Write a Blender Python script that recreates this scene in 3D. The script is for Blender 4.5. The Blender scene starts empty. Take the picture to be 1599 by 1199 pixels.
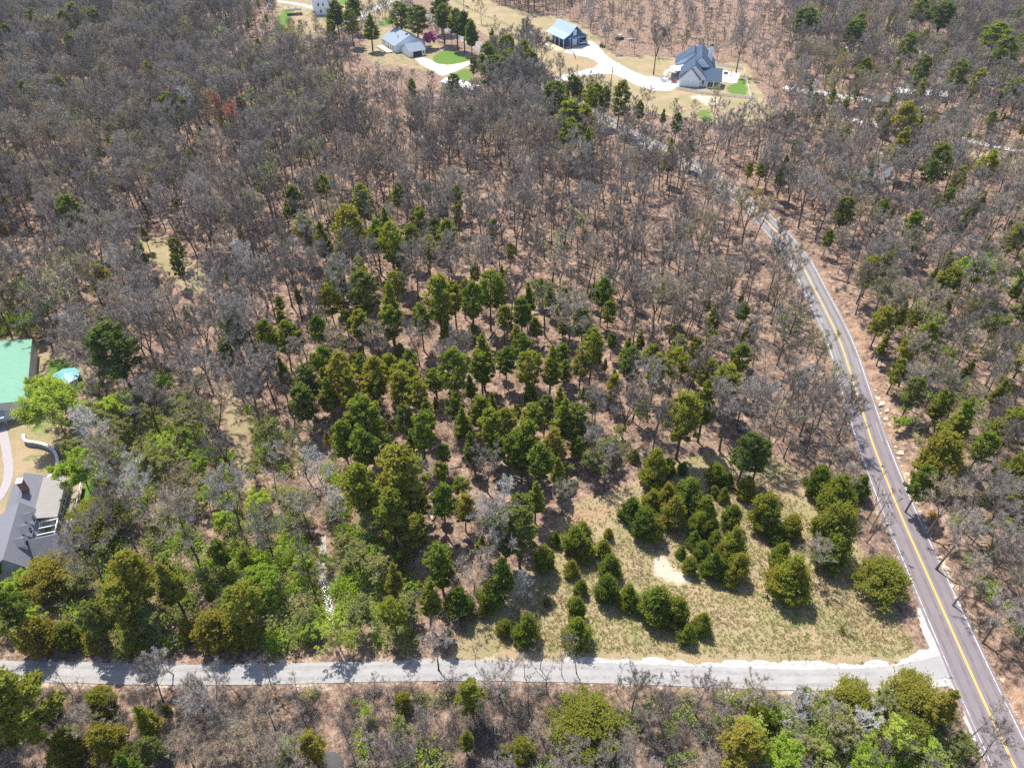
import bpy, math, random
import numpy as np
from mathutils import Vector

R = math.radians
random.seed(7)
rng = np.random.default_rng(7)
S = bpy.context.scene
COL = S.collection

# ------------------------------------------------------------------ camera, sky, sun, exposure
H, PITCH, FPX = 110.0, 40.5, 1111.0          # drone height (m), pitch below the horizon, focal length in photo pixels
cam_d = bpy.data.cameras.new('camera')
cam_d.sensor_fit = 'HORIZONTAL'
cam_d.sensor_width = 36.0
cam_d.lens = FPX / 1599.0 * 36.0
cam_d.clip_end = 8000
cam = bpy.data.objects.new('camera', cam_d)
cam.location = (0, 0, H)
cam.rotation_euler = (R(90 - PITCH), 0, 0)
COL.objects.link(cam)
S.camera = cam

SUN_EL, SUN_AZ = 60.0, -30.0                 # azimuth from +Y, clockwise
world = bpy.data.worlds.new('World')
S.world = world
world.use_nodes = True
wn = world.node_tree
sky = wn.nodes.new('ShaderNodeTexSky')
sky.sky_type = 'NISHITA'
sky.sun_disc = False
sky.sun_elevation = R(SUN_EL)
sky.sun_rotation = R(SUN_AZ)
sky.altitude = 200
sky.dust_density = 1.0
bg = wn.nodes['Background']
bg.inputs[1].default_value = 0.15
wn.links.new(sky.outputs[0], bg.inputs[0])
sun_d = bpy.data.lights.new('sun', 'SUN')
sun_d.energy = 5.0
sun_d.angle = R(0.6)
sun_d.color = (1.0, 0.95, 0.87)
sun = bpy.data.objects.new('sun', sun_d)
sdir = Vector((math.sin(R(SUN_AZ)) * math.cos(R(SUN_EL)), math.cos(R(SUN_AZ)) * math.cos(R(SUN_EL)), math.sin(R(SUN_EL))))
sun.rotation_euler = sdir.to_track_quat('Z', 'Y').to_euler()
sun.location = (0, 0, 200)
COL.objects.link(sun)
S.view_settings.view_transform = 'Standard'
S.view_settings.look = 'None'
S.view_settings.exposure = 0.88
S.view_settings.gamma = 1
S.view_settings.use_curve_mapping = False
S.cycles.max_bounces = 5
S.cycles.diffuse_bounces = 3
S.cycles.transmission_bounces = 3
S.cycles.volume_bounces = 0
S.cycles.use_denoising = False

# ------------------------------------------------------------------ the photograph's ground map
sn, cs = math.sin(R(PITCH)), math.cos(R(PITCH))
def W(u, v, z=0.0):
    """ground point (or point at height z) seen at photo pixel (u, v)"""
    x = (u - 799.5) / FPX; y = (v - 599.5) / FPX
    k = (H - z) / (sn + y * cs)
    return (x * k, (cs - y * sn) * k, z)
def PX(X, Y, Z=0.0):
    dz = Z - H
    zc = Y * cs - dz * sn; yc = -(Y * sn + dz * cs)
    zc = np.where(zc < 1, 1, zc) if isinstance(zc, np.ndarray) else max(zc, 1)
    return 799.5 + FPX * X / zc, 599.5 + FPX * yc / zc
def ppm(u, v, z=0.0):
    """photo pixels per metre across the view at that point"""
    x, y, zz = W(u, v, z)
    return FPX / (y * cs + (H - zz) * sn)
def inpoly(u, v, poly):
    u = np.asarray(u, float); v = np.asarray(v, float)
    r = np.zeros(u.shape, bool)
    n = len(poly)
    for i in range(n):
        x1, y1 = poly[i]; x2, y2 = poly[(i + 1) % n]
        if y1 == y2: continue
        c = ((y1 > v) != (y2 > v)) & (u < (x2 - x1) * (v - y1) / (y2 - y1) + x1)
        r ^= c
    return r
def smooth(a, b, t):
    t = np.clip((t - a) / (b - a), 0, 1)
    return t * t * (3 - 2 * t)
def spline(pts, step=2.0):
    """Catmull-Rom through world xy points, resampled"""
    p = [np.array(q[:2], float) for q in pts]
    p = [2 * p[0] - p[1]] + p + [2 * p[-1] - p[-2]]
    out = []
    for i in range(1, len(p) - 2):
        n = max(2, int(np.linalg.norm(p[i + 1] - p[i]) / step))
        for k in range(n):
            t = k / n
            out.append(0.5 * ((2 * p[i]) + (-p[i - 1] + p[i + 1]) * t + (2 * p[i - 1] - 5 * p[i] + 4 * p[i + 1] - p[i + 2]) * t * t + (-p[i - 1] + 3 * p[i] - 3 * p[i + 1] + p[i + 2]) * t ** 3))
    out.append(p[-2])
    return np.array(out)
def sdist(X, Y, line):
    """distance to a polyline, and its sign (+ on the right when walking along it)"""
    X = np.asarray(X, float); Y = np.asarray(Y, float)
    best = np.full(X.shape, 1e9); side = np.zeros(X.shape)
    for a, b in zip(line[:-1], line[1:]):
        d = b - a; L = d @ d
        if L < 1e-9: continue
        t = np.clip(((X - a[0]) * d[0] + (Y - a[1]) * d[1]) / L, 0, 1)
        dx = X - a[0] - t * d[0]; dy = Y - a[1] - t * d[1]
        q = np.hypot(dx, dy)
        m = q < best
        best = np.where(m, q, best)
        side = np.where(m, np.sign(dx * d[1] - dy * d[0]), side)
    return best, side

ROAD_PX = [(1650, 1330), (1586, 1199), (1528, 1076), (1448, 897), (1405, 800), (1379, 735), (1361, 687), (1343, 630), (1331, 592), (1316, 545), (1299, 505), (1271, 450),
           (1249, 408), (1222, 373), (1198, 347), (1167, 317), (1133, 292), (1090, 263), (1040, 236), (985, 208), (930, 180), (890, 157), (845, 131), (800, 103), (757, 79), (738, 67),
           (700, 44), (672, 28), (640, 10), (600, -12), (560, -34)]
ROAD = spline([W(*p) for p in ROAD_PX], 2.5)
LANE_PX = [(-330, 1030), (-60, 1045), (100, 1049), (300, 1053), (500, 1050), (700, 1046), (900, 1049), (1100, 1056), (1250, 1061), (1370, 1058), (1440, 1048), (1505, 1030)]
LANE = spline([W(*p) for p in LANE_PX], 2.0)
CREEK_PX = [(330, 470), (318, 520), (300, 575), (360, 600), (430, 640), (480, 690), (492, 760), (503, 830), (500, 880), (508, 920), (518, 975), (520, 1040), (512, 1110), (516, 1190), (510, 1300)]
CREEK = spline([W(*p) for p in CREEK_PX], 2.5)

def ground(X, Y):
    """height of the ground (m)"""
    X = np.asarray(X, float); Y = np.asarray(Y, float)
    dr, sr = sdist(X, Y, ROAD[::3]); dl, _ = sdist(X, Y, LANE[::3])
    dm = np.minimum(dr, dl)
    m = smooth(5, 22, dm) * (1 - smooth(250, 300, Y)) * (1 - ((X < -70) & (Y > 65) & (Y < 150)))
    z = (0.55 * np.sin(X * .11 + 1.3) * np.cos(Y * .09) + 0.4 * np.sin(X * .053 - Y * .071 + 2) + 0.16 * np.sin(X * .37 + Y * .29)) * m
    # rocky bank on the far side of the main road
    bank = 1.5 * smooth(4.3, 7.0, dr) * (1 - smooth(10, 26, dr)) * (sr > 0) * (1 - smooth(150, 185, Y))
    dc, _ = sdist(X, Y, CREEK[::2])
    z = z + bank - 1.3 * (1 - smooth(1.0, 7.0, dc)) * smooth(3.5, 8, dl) 
    return z - 0.09 * (1 - smooth(3.6, 4.2, dr)) - 0.09 * (1 - smooth(2.2, 3.0, dl))
def gz(x, y):
    return float(ground(np.array([x]), np.array([y]))[0])

# ------------------------------------------------------------------ materials
def mat(name, rough=0.8, spec=0.2):
    m = bpy.data.materials.new(name); m.use_nodes = True
    nt = m.node_tree; b = nt.nodes['Principled BSDF']
    b.inputs['Roughness'].default_value = rough
    b.inputs['Specular IOR Level'].default_value = spec
    return m, nt, b
def node(nt, t, **kw):
    n = nt.nodes.new(t)
    for k, v in kw.items():
        if k.startswith('i_'): n.inputs[int(k[2:]) if k[2:].isdigit() else k[2:].replace('_', ' ')].default_value = v
        else: setattr(n, k, v)
    return n
def noise(nt, vec, scale, detail=4, rough=.6):
    n = nt.nodes.new('ShaderNodeTexNoise')
    n.inputs['Scale'].default_value = scale; n.inputs['Detail'].default_value = detail; n.inputs['Roughness'].default_value = rough
    if vec is not None: nt.links.new(vec, n.inputs['Vector'])
    return n.outputs['Fac']
def ramp(nt, fac, stops):
    n = nt.nodes.new('ShaderNodeValToRGB'); e = n.color_ramp.elements
    while len(e) < len(stops): e.new(0.5)
    for k, (p, c) in enumerate(stops):
        e[k].position = p; e[k].color = (*c, 1) if len(c) == 3 else c
    nt.links.new(fac, n.inputs[0])
    return n.outputs[0]
def mixc(nt, fac, a, b, blend='MIX'):
    n = nt.nodes.new('ShaderNodeMix'); n.data_type = 'RGBA'; n.blend_type = blend
    if hasattr(fac, 'links'): nt.links.new(fac, n.inputs[0])
    else: n.inputs[0].default_value = fac
    for q, k in ((a, 6), (b, 7)):
        if hasattr(q, 'links'): nt.links.new(q, n.inputs[k])
        else: n.inputs[k].default_value = (*q, 1)
    return n.outputs[2]
def math_(nt, op, a, b=None, clamp=False):
    n = nt.nodes.new('ShaderNodeMath'); n.operation = op; n.use_clamp = clamp
    for q, k in ((a, 0), (b, 1)):
        if q is None: continue
        if hasattr(q, 'links'): nt.links.new(q, n.inputs[k])
        else: n.inputs[k].default_value = q
    return n.outputs[0]
def objco(nt):
    return nt.nodes.new('ShaderNodeTexCoord').outputs['Object']
def geopos(nt):
    return nt.nodes.new('ShaderNodeNewGeometry').outputs['Position']
def bump(nt, b, h, dist, strength=1.0):
    n = nt.nodes.new('ShaderNodeBump'); n.inputs['Distance'].default_value = dist; n.inputs['Strength'].default_value = strength
    nt.links.new(h, n.inputs['Height']); nt.links.new(n.outputs[0], b.inputs['Normal'])
def noisy(name, c1, c2, scale=1.0, rough=.85, spec=.2, bumpd=0.0, detail=5):
    m, nt, b = mat(name, rough, spec)
    f = noise(nt, objco(nt), scale, detail)
    nt.links.new(ramp(nt, f, [(.3, c1), (.7, c2)]), b.inputs['Base Color'])
    if bumpd: bump(nt, b, f, bumpd)
    return m
def plain(name, c, rough=.5, spec=.3, metal=0.0):
    """painted or plain surface: slight tonal wear so it is never one flat value"""
    m, nt, b = mat(name, rough, spec)
    f = noise(nt, objco(nt), 1.3, 5, .7)
    nt.links.new(ramp(nt, f, [(.25, tuple(x * .88 for x in c)), (.75, tuple(min(1, x * 1.07) for x in c))]), b.inputs['Base Color'])
    b.inputs['Metallic'].default_value = metal
    return m
def lined(name, c, period, axis=2, depth=.02, dark=.8, rough=.6, spec=.3):
    """siding / standing seams / boards: fine relief repeated along one local axis"""
    m, nt, b = mat(name, rough, spec)
    co = objco(nt)
    sx = nt.nodes.new('ShaderNodeSeparateXYZ'); nt.links.new(co, sx.inputs[0])
    t = math_(nt, 'FRACT', math_(nt, 'MULTIPLY', sx.outputs[axis], 1.0 / period))
    e = math_(nt, 'LESS_THAN', t, .12)
    f = noise(nt, co, .9, 5, .7)
    base = ramp(nt, f, [(.25, tuple(x * .88 for x in c)), (.75, tuple(min(1, x * 1.06) for x in c))])
    nt.links.new(mixc(nt, e, base, tuple(x * dark for x in c)), b.inputs['Base Color'])
    bump(nt, b, t, depth)
    return m
def foliage(name, stops, trans=.25, rough=.7, face=.5):
    """leaves: hue differs from tree to tree and from spray to spray; a little light passes through"""
    m = bpy.data.materials.new(name); m.use_nodes = True
    nt = m.node_tree; nt.nodes.clear()
    out = nt.nodes.new('ShaderNodeOutputMaterial')
    oi = nt.nodes.new('ShaderNodeObjectInfo'); at = node(nt, 'ShaderNodeAttribute', attribute_name='tone')
    f = math_(nt, 'ADD', math_(nt, 'MULTIPLY', oi.outputs['Random'], 1 - face), math_(nt, 'MULTIPLY', at.outputs['Fac'], face))
    c = ramp(nt, f, stops)
    d = nt.nodes.new('ShaderNodeBsdfDiffuse'); t = nt.nodes.new('ShaderNodeBsdfTranslucent')
    nt.links.new(c, d.inputs[0]); nt.links.new(mixc(nt, 1.0, c, (1.7, 1.6, .6), 'MULTIPLY'), t.inputs[0])
    mx = nt.nodes.new('ShaderNodeMixShader'); mx.inputs[0].default_value = trans
    nt.links.new(d.outputs[0], mx.inputs[1]); nt.links.new(t.outputs[0], mx.inputs[2]); nt.links.new(mx.outputs[0], out.inputs[0])
    return m
def barkmat(name, stops, rough=.9):
    m, nt, b = mat(name, rough, .15)
    oi = nt.nodes.new('ShaderNodeObjectInfo')
    f = noise(nt, objco(nt), 2.2, 4)
    f2 = math_(nt, 'ADD', math_(nt, 'MULTIPLY', oi.outputs['Random'], .6), math_(nt, 'MULTIPLY', f, .4))
    nt.links.new(ramp(nt, f2, stops), b.inputs['Base Color'])
    return m

M = {}
M['bark'] = barkmat('bark', [(.15, (.07, .052, .04)), (.5, (.11, .085, .066)), (.85, (.17, .145, .125))])
M['twig'] = barkmat('twig', [(.22, (.145, .122, .104)), (.42, (.232, .20, .175)), (.62, (.325, .29, .26)), (.8, (.35, .275, .18))])
M['white_bark'] = barkmat('white_bark', [(.2, (.38, .365, .34)), (.8, (.56, .54, .51))])
M['gold_twig'] = barkmat('gold_twig', [(.2, (.34, .25, .10)), (.8, (.42, .33, .13))])
M['red_twig'] = barkmat('red_twig', [(.2, (.36, .16, .12)), (.8, (.46, .26, .20))])
M['cedar'] = foliage('cedar', [(.15, (.10, .15, .03)), (.4, (.165, .215, .038)), (.65, (.23, .255, .042)), (.9, (.30, .25, .055))], .46)
M['cedar_dark'] = foliage('cedar_dark', [(.1, (.085, .12, .035)), (.5, (.14, .175, .05)), (.9, (.20, .21, .06))], .42)
M['cedar_olive'] = foliage('cedar_olive', [(.1, (.16, .19, .036)), (.5, (.235, .24, .044)), (.9, (.31, .25, .06))], .46)
M['leaf_bright'] = foliage('leaf_bright', [(.1, (.23, .33, .045)), (.5, (.34, .45, .07)), (.9, (.44, .50, .11))], .5)
M['leaf_pale'] = foliage('leaf_pale', [(.1, (.21, .24, .09)), (.5, (.29, .31, .125)), (.9, (.37, .36, .16))], .45)
M['leaf_gold'] = foliage('leaf_gold', [(.1, (.26, .20, .05)), (.5, (.34, .26, .07)), (.9, (.40, .30, .09))], .4)
M['blossom'] = foliage('blossom', [(.1, (.50, .12, .46)), (.5, (.62, .18, .56)), (.9, (.70, .26, .62))], .45)
M['leaf_red'] = foliage('leaf_red', [(.1, (.40, .15, .11)), (.9, (.50, .25, .18))], .4)
M['leaf_orange'] = foliage('leaf_orange', [(.1, (.5, .22, .02)), (.9, (.6, .32, .04))], .3)
M['grass_dry'] = foliage('grass_dry', [(.1, (.23, .165, .10)), (.45, (.31, .245, .145)), (.65, (.29, .27, .12)), (.95, (.22, .255, .08))], .3, face=1.0)
M['grass_green'] = foliage('grass_green', [(.1, (.07, .16, .02)), (.5, (.11, .22, .025)), (.9, (.17, .26, .04))], .35, face=1.0)

# ------------------------------------------------------------------ mesh helpers
def link(o, parent=None):
    COL.objects.link(o)
    if parent is not None: o.parent = parent
    return o
def tag(o, label=None, cat=None, group=None, kind=None):
    if label: o['label'] = label
    if cat: o['category'] = cat
    if group: o['group'] = group
    if kind: o['kind'] = kind
    return o
def empty(name, loc, rz=0.0, s=1.0):
    o = bpy.data.objects.new(name, None); o.location = loc; o.rotation_euler = (0, 0, rz); o.scale = (s, s, s)
    o.empty_display_size = .3
    return link(o)
class MB:
    def __init__(self): self.v = []; self.f = []; self.mi = []
    def poly(self, pts, mi=0):
        i = len(self.v); self.v += [tuple(p) for p in pts]; self.f.append(tuple(range(i, i + len(pts)))); self.mi.append(mi); return self
    def box(self, x0, x1, y0, y1, z0, z1, mi=0):
        i = len(self.v)
        self.v += [(x0, y0, z0), (x1, y0, z0), (x1, y1, z0), (x0, y1, z0), (x0, y0, z1), (x1, y0, z1), (x1, y1, z1), (x0, y1, z1)]
        for q in ((3, 2, 1, 0), (4, 5, 6, 7), (0, 1, 5, 4), (1, 2, 6, 5), (2, 3, 7, 6), (3, 0, 4, 7)):
            self.f.append(tuple(i + k for k in q)); self.mi.append(mi)
        return self
    def slab(self, quad, t, mi=0):
        """a sheet of thickness t hanging below the polygon"""
        q = [Vector(p) for p in quad]; n = (q[1] - q[0]).cross(q[2] - q[0]).normalized()
        if n.z < 0: q.reverse(); n = -n
        i = len(self.v); k = len(q)
        self.v += [tuple(p) for p in q] + [tuple(p - n * t) for p in q]
        self.f.append(tuple(range(i, i + k))); self.f.append(tuple(range(i + 2 * k - 1, i + k - 1, -1)))
        for a in range(k):
            b = (a + 1) % k; self.f.append((i + a, i + k + a, i + k + b, i + b))
        self.mi += [mi] * (k + 2)
        return self
    def prism(self, pts, ax, a0, a1, mi=0):
        """outline pts (2-D) extruded along local axis ax (0 or 1 with z, 2 for xy outlines)"""
        mk = (lambda p, a: (a, p[0], p[1])) if ax == 0 else (lambda p, a: (p[0], a, p[1])) if ax == 1 else (lambda p, a: (p[0], p[1], a))
        i = len(self.v); k = len(pts)
        self.v += [mk(p, a0) for p in pts] + [mk(p, a1) for p in pts]
        self.f.append(tuple(range(i + k - 1, i - 1, -1))); self.f.append(tuple(range(i + k, i + 2 * k)))
        for a in range(k):
            b = (a + 1) % k; self.f.append((i + a, i + b, i + k + b, i + k + a))
        self.mi += [mi] * (k + 2)
        return self
    def tube(self, pts, rad, n=6, mi=0, cap=True):
        ps = [Vector(p) for p in pts]; base = len(self.v)
        for j, p in enumerate(ps):
            d = (ps[min(j + 1, len(ps) - 1)] - ps[max(j - 1, 0)]).normalized()
            a = d.cross(Vector((1, 0, 0)) if abs(d.x) < .8 else Vector((0, 1, 0))).normalized(); b = d.cross(a)
            r = rad[j]
            for k in range(n):
                t = 2 * math.pi * k / n
                self.v.append(tuple(p + (a * math.cos(t) + b * math.sin(t)) * r))
        for j in range(len(ps) - 1):
            for k in range(n):
                k2 = (k + 1) % n
                self.f.append((base + j * n + k, base + j * n + k2, base + (j + 1) * n + k2, base + (j + 1) * n + k)); self.mi.append(mi)
        if cap:
            e = base + (len(ps) - 1) * n
            self.f.append(tuple(e + k for k in range(n))); self.mi.append(mi)
        return self
    def mesh(self, name, mats):
        me = bpy.data.meshes.new(name); me.from_pydata(self.v, [], self.f)
        for m in mats if isinstance(mats, (list, tuple)) else [mats]: me.materials.append(m)
        if any(self.mi): me.polygons.foreach_set('material_index', self.mi)
        me.update(); return me
    def build(self, name, mats, parent=None):
        return link(bpy.data.objects.new(name, self.mesh(name, mats)), parent)
def trimesh(name, V, T, mats, tone=None, mi=None):
    """mesh from numpy arrays: V (n,3), T (m,3); tone = per-face value"""
    me = bpy.data.meshes.new(name)
    V = np.ascontiguousarray(V, np.float32); T = np.ascontiguousarray(T, np.int32)
    me.vertices.add(len(V)); me.vertices.foreach_set('co', V.ravel())
    me.loops.add(T.size); me.loops.foreach_set('vertex_index', T.ravel())
    me.polygons.add(len(T)); me.polygons.foreach_set('loop_start', np.arange(0, T.size, 3, dtype=np.int32))
    if tone is not None:
        a = me.attributes.new('tone', 'FLOAT', 'FACE'); a.data.foreach_set('value', np.ascontiguousarray(tone, np.float32))
    for m in mats if isinstance(mats, (list, tuple)) else [mats]: me.materials.append(m)
    if mi is not None: me.polygons.foreach_set('material_index', np.ascontiguousarray(mi, np.int32))
    me.update(calc_edges=True); me.validate()
    return me
def replicate(V, T, tone, pos, rz, sc, dt=None):
    """copies of a small mesh joined into one set of arrays"""
    n = len(pos); c, s = np.cos(rz)[:, None], np.sin(rz)[:, None]
    sc = np.asarray(sc).reshape(n, -1); sx = sc[:, :1]; sz = sc[:, -1:]
    X = (V[None, :, 0] * c - V[None, :, 1] * s) * sx + pos[:, :1]
    Y = (V[None, :, 0] * s + V[None, :, 1] * c) * sx + pos[:, 1:2]
    Z = V[None, :, 2] * sz + pos[:, 2:3]
    VV = np.stack([X, Y, Z], -1).reshape(-1, 3)
    TT = (T[None] + (np.arange(n) * len(V))[:, None, None]).reshape(-1, 3)
    tt = (np.tile(tone, (n, 1)) + (0 if dt is None else dt[:, None])).ravel()
    return VV, TT, tt
def ribbon(name, line, offs, z, m, parent=None, ragged=None, uvw=False):
    """road-like strip along a polyline; offs = left and right offset (metres, + right)"""
    d = np.gradient(line, axis=0); d /= np.linalg.norm(d, axis=1)[:, None]
    nrm = np.stack([d[:, 1], -d[:, 0]], 1)
    k = len(offs); V = []; F = []
    for i in range(len(line)):
        for j, o in enumerate(offs):
            oo = o(i) if callable(o) else o
            if ragged and j in (0, k - 1): oo += ragged * (random.random() - .5) * 2
            p = line[i] + nrm[i] * oo
            V.append((p[0], p[1], z))
    for i in range(len(line) - 1):
        for j in range(k - 1):
            a = i * k + j
            F.append((a, a + 1, a + k + 1, a + k)[::-1])
    b = MB(); b.v = V; b.f = F; b.mi = [0] * len(F)
    o = b.build(name, m, parent)
    up = o.data.polygons[0].normal.z
    if up < 0: o.data.flip_normals()
    return o
def sheet(name, pts, z, m, parent=None, thick=0.0, ragged=0.0):
    """flat ground sheet with the given world outline"""
    P = []
    for i in range(len(pts)):
        a = np.array(pts[i][:2]); b = np.array(pts[(i + 1) % len(pts)][:2])
        n = max(1, int(np.linalg.norm(b - a) / .6)) if ragged else 1
        for k in range(n):
            p = a + (b - a) * k / n
            if ragged: p = p + rng.normal(0, ragged, 2)
            P.append((p[0], p[1]))
    area = sum(P[i][0] * P[(i + 1) % len(P)][1] - P[(i + 1) % len(P)][0] * P[i][1] for i in range(len(P)))
    if area < 0: P.reverse()
    b = MB()
    if thick: b.prism(P, 2, z - thick, z)
    else: b.poly([(x, y, z) for x, y in P])
    o = b.build(name, m, parent)
    return o

# ------------------------------------------------------------------ ground
# what covers the ground, drawn as outlines on the photograph's ground map: (outline, channel, strength)
CLEARING = [(700, 1030), (722, 985), (775, 940), (800, 905), (850, 862), (872, 805), (905, 780), (960, 765), (1000, 745), (1090, 712), (1150, 700), (1215, 712), (1265, 745), (1300, 790), (1335, 850), (1380, 930), (1415, 985), (1440, 1030), (1300, 1040), (1000, 1040)]
MEADOW = [(690, -20), (705, 12), (745, 45), (775, 70), (800, 84), (845, 110), (870, 122), (905, 132), (930, 150), (985, 170), (1040, 180), (1110, 192), (1195, 188), (1207, 172), (1180, 130), (1168, 100), (1060, 92), (1010, 88), (965, 90), (940, 72), (930, 60), (915, 45), (880, 28), (830, 22), (770, 5), (740, -20)]
YARD_LEFT = [(-80, 520), (60, 528), (75, 548), (130, 560), (140, 600), (105, 640), (96, 672), (120, 700), (150, 750), (150, 790), (130, 850), (138, 905), (-80, 905)]
YARD_TWO = [(560, 70), (590, 40), (640, 45), (690, 70), (745, 92), (742, 128), (700, 130), (680, 118), (640, 108), (575, 100)]
YARD_THREE = [(425, -20), (430, 45), (455, 60), (490, 60), (540, 45), (560, 30), (600, 45), (650, 30), (640, -20)]
FIELD_RIGHT = [(1485, 224), (1540, 236), (1620, 250), (1620, 268), (1560, 262), (1500, 248)]
TRAIL = [(205, 375), (235, 368), (260, 378), (300, 400), (322, 425), (318, 470), (300, 462), (272, 440), (240, 415)]
GLADE = [(330, 610), (365, 600), (390, 660), (395, 720), (410, 790), (380, 790), (362, 720), (345, 660)]
PAINT = [
    (CLEARING, 0, 1), (MEADOW, 0, 1), (YARD_LEFT, 0, .85), (YARD_TWO, 0, .6), (YARD_THREE, 0, .6), (FIELD_RIGHT, 0, 1), (TRAIL, 0, .9), (GLADE, 0, .75),
    ([(1240, 35), (1440, 45), (1560, 90), (1500, 100), (1340, 75)], 0, .45), ([(860, 20), (1060, 60), (1060, 92), (960, 80)], 0, .25),
    ([(672, 96), (684, 82), (700, 77), (718, 82), (734, 95), (702, 102), (690, 101)], 1, 1), ([(703, 116), (722, 108), (739, 106), (737, 126), (725, 130)], 1, .7),
    ([(425, 45), (440, 15), (460, 12), (452, 50), (436, 60)], 1, .8), ([(584, 42), (600, 22), (625, 35), (600, 45)], 1, .6), ([(525, -10), (548, -10), (545, 8), (530, 8)], 1, .9), ([(568, 82), (590, 80), (594, 92), (575, 94)], 1, .45),
    ([(1132, 136), (1150, 130), (1157, 118), (1164, 122), (1170, 150), (1140, 147)], 1, .95), ([(1088, 172), (1112, 168), (1116, 190), (1092, 194)], 1, .7), ([(875, 100), (915, 108), (910, 118), (880, 112)], 1, .15), ([(918, 52), (934, 58), (930, 66), (918, 60)], 1, .7),
    ([(74, 565), (92, 558), (112, 562), (118, 600), (100, 612), (78, 605)], 1, 1), ([(100, 690), (150, 690), (165, 740), (160, 790), (112, 790), (104, 745)], 1, .9), ([(32, 725), (46, 708), (62, 705), (60, 718), (42, 730)], 1, .8), ([(20, 655), (60, 640), (100, 650), (95, 690), (70, 692), (38, 680)], 1, .5),
    ([(440, 840), (600, 840), (640, 930), (610, 1005), (440, 1005)], 1, .4), ([(230, 640), (330, 640), (350, 760), (300, 790), (220, 720)], 1, .4), ([(1170, 1100), (1440, 1090), (1480, 1260), (1160, 1260)], 1, .35), ([(0, 880), (140, 880), (200, 1000), (0, 1010)], 1, .35), ([(405, 655), (440, 655), (445, 690), (405, 690)], 1, .6),
    ([(260, 640), (430, 640), (440, 1010), (160, 1010), (130, 700)], 1, .16),
    ([(1022, 866), (1034, 857), (1043, 866), (1044, 882), (1058, 888), (1076, 890), (1082, 905), (1064, 915), (1050, 908), (1034, 904), (1026, 890)], 2, 1), ([(1012, 862), (1038, 850), (1056, 862), (1085, 885), (1088, 908), (1060, 920), (1022, 908), (1008, 885)], 3, .45), ([(1085, 148), (1120, 150), (1135, 160), (1105, 166), (1070, 150)], 2, .75),
    ([(770, 62), (790, 70), (862, 100), (905, 112), (888, 120), (860, 112), (790, 80)], 2, .35), ([(838, 62), (850, 58), (884, 76), (880, 84), (845, 74)], 2, .6), ([(288, 566), (300, 562), (322, 574), (318, 584), (300, 578)], 2, .8),
    ([(235, 388), (250, 385), (285, 415), (304, 440), (298, 446), (270, 420)], 2, .55), ([(1365, 234), (1385, 232), (1388, 243), (1368, 244)], 2, .9), ([(725, 985), (760, 985), (760, 1008), (715, 1008)], 2, .45), ([(45, 1148), (75, 1120), (98, 1125), (70, 1165), (50, 1230), (20, 1230)], 2, .5),
    ([(866, 812), (880, 796), (905, 790), (950, 780), (965, 800), (940, 815), (895, 820), (875, 835)], 3, .6), ([(878, 100), (900, 93), (930, 100), (935, 108), (918, 110), (905, 104)], 3, .6), ([(150, 390), (60, 430), (10, 470), (0, 480), (0, 455), (60, 410)], 3, .35),
]
def axis_coords(lo, hi, step, ext):
    a = np.arange(lo, hi + step, step)
    return np.concatenate([[lo - e for e in reversed(ext)], a, [hi + e for e in ext]])
gx = axis_coords(-400, 400, 1.7, [60, 250, 800])
gyl = [18.0]
while gyl[-1] < 560: gyl.append(gyl[-1] + 0.75 + gyl[-1] * .0035)
gy = np.concatenate([[-600, -120, -30], np.array(gyl), [620, 800, 1300]])
GX, GY = np.meshgrid(gx, gy)
GZ = ground(GX, GY)
GZ = GZ + np.where((np.abs(GX) < 420) & (GY < 570) & (GY > 0), 0, 0)
ny, nx = GX.shape
idx = np.arange(nx * ny).reshape(ny, nx)
q = np.stack([idx[:-1, :-1], idx[:-1, 1:], idx[1:, 1:], idx[1:, :-1]], -1).reshape(-1, 4)
gm = bpy.data.meshes.new('ground')
gm.vertices.add(nx * ny); gm.vertices.foreach_set('co', np.stack([GX, GY, GZ], -1).astype(np.float32).ravel())
gm.loops.add(q.size); gm.loops.foreach_set('vertex_index', q.astype(np.int32).ravel())
gm.polygons.add(len(q)); gm.polygons.foreach_set('loop_start', np.arange(0, q.size, 4, dtype=np.int32))
gm.polygons.foreach_set('use_smooth', np.ones(len(q), bool))
UU, VV_ = PX(GX, GY)
VV_ = np.where(GY < 5, 99999, VV_)
chan = np.zeros((4, ny, nx))
for poly, c, st in PAINT:
    m = inpoly(UU, VV_, poly)
    chan[c] = np.where(m, np.maximum(chan[c], st), chan[c])
dR, sR = sdist(GX, GY, ROAD[::2]); dL, sL = sdist(GX, GY, LANE[::2])
# reddish clay and stone in the cut on the far side of the main road, dry verge on the near side
clay = (sR > 0) * smooth(3.3, 3.8, dR) * (1 - smooth(4.6, 6.8, dR)) * (1 - smooth(165, 215, GY))
chan[3] = np.maximum(chan[3], clay * .85)
chan[2] = np.maximum(chan[2], .55 * (1 - smooth(4.0, 5.0, dR)) * (1 - smooth(90, 130, GY)))
chan[2] = np.maximum(chan[2], .5 * (1 - smooth(2.4, 3.4, dL)) * (sL < 0))
chan[2] = np.maximum(chan[2], .5 * (1 - smooth(2.2, 3.0, dL)))
# soften the outlines by a metre or two
for c in range(4):
    a = chan[c]
    for _ in range(2):
        a[1:-1, 1:-1] = (a[1:-1, 1:-1] * 2 + a[:-2, 1:-1] + a[2:, 1:-1] + a[1:-1, :-2] + a[1:-1, 2:]) / 6
    chan[c] = a
at = gm.attributes.new('cover', 'FLOAT_COLOR', 'POINT')
at.data.foreach_set('color', np.stack([chan[0], chan[1], chan[2], chan[3]], -1).astype(np.float32).ravel())
gm.update(calc_edges=True)

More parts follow.
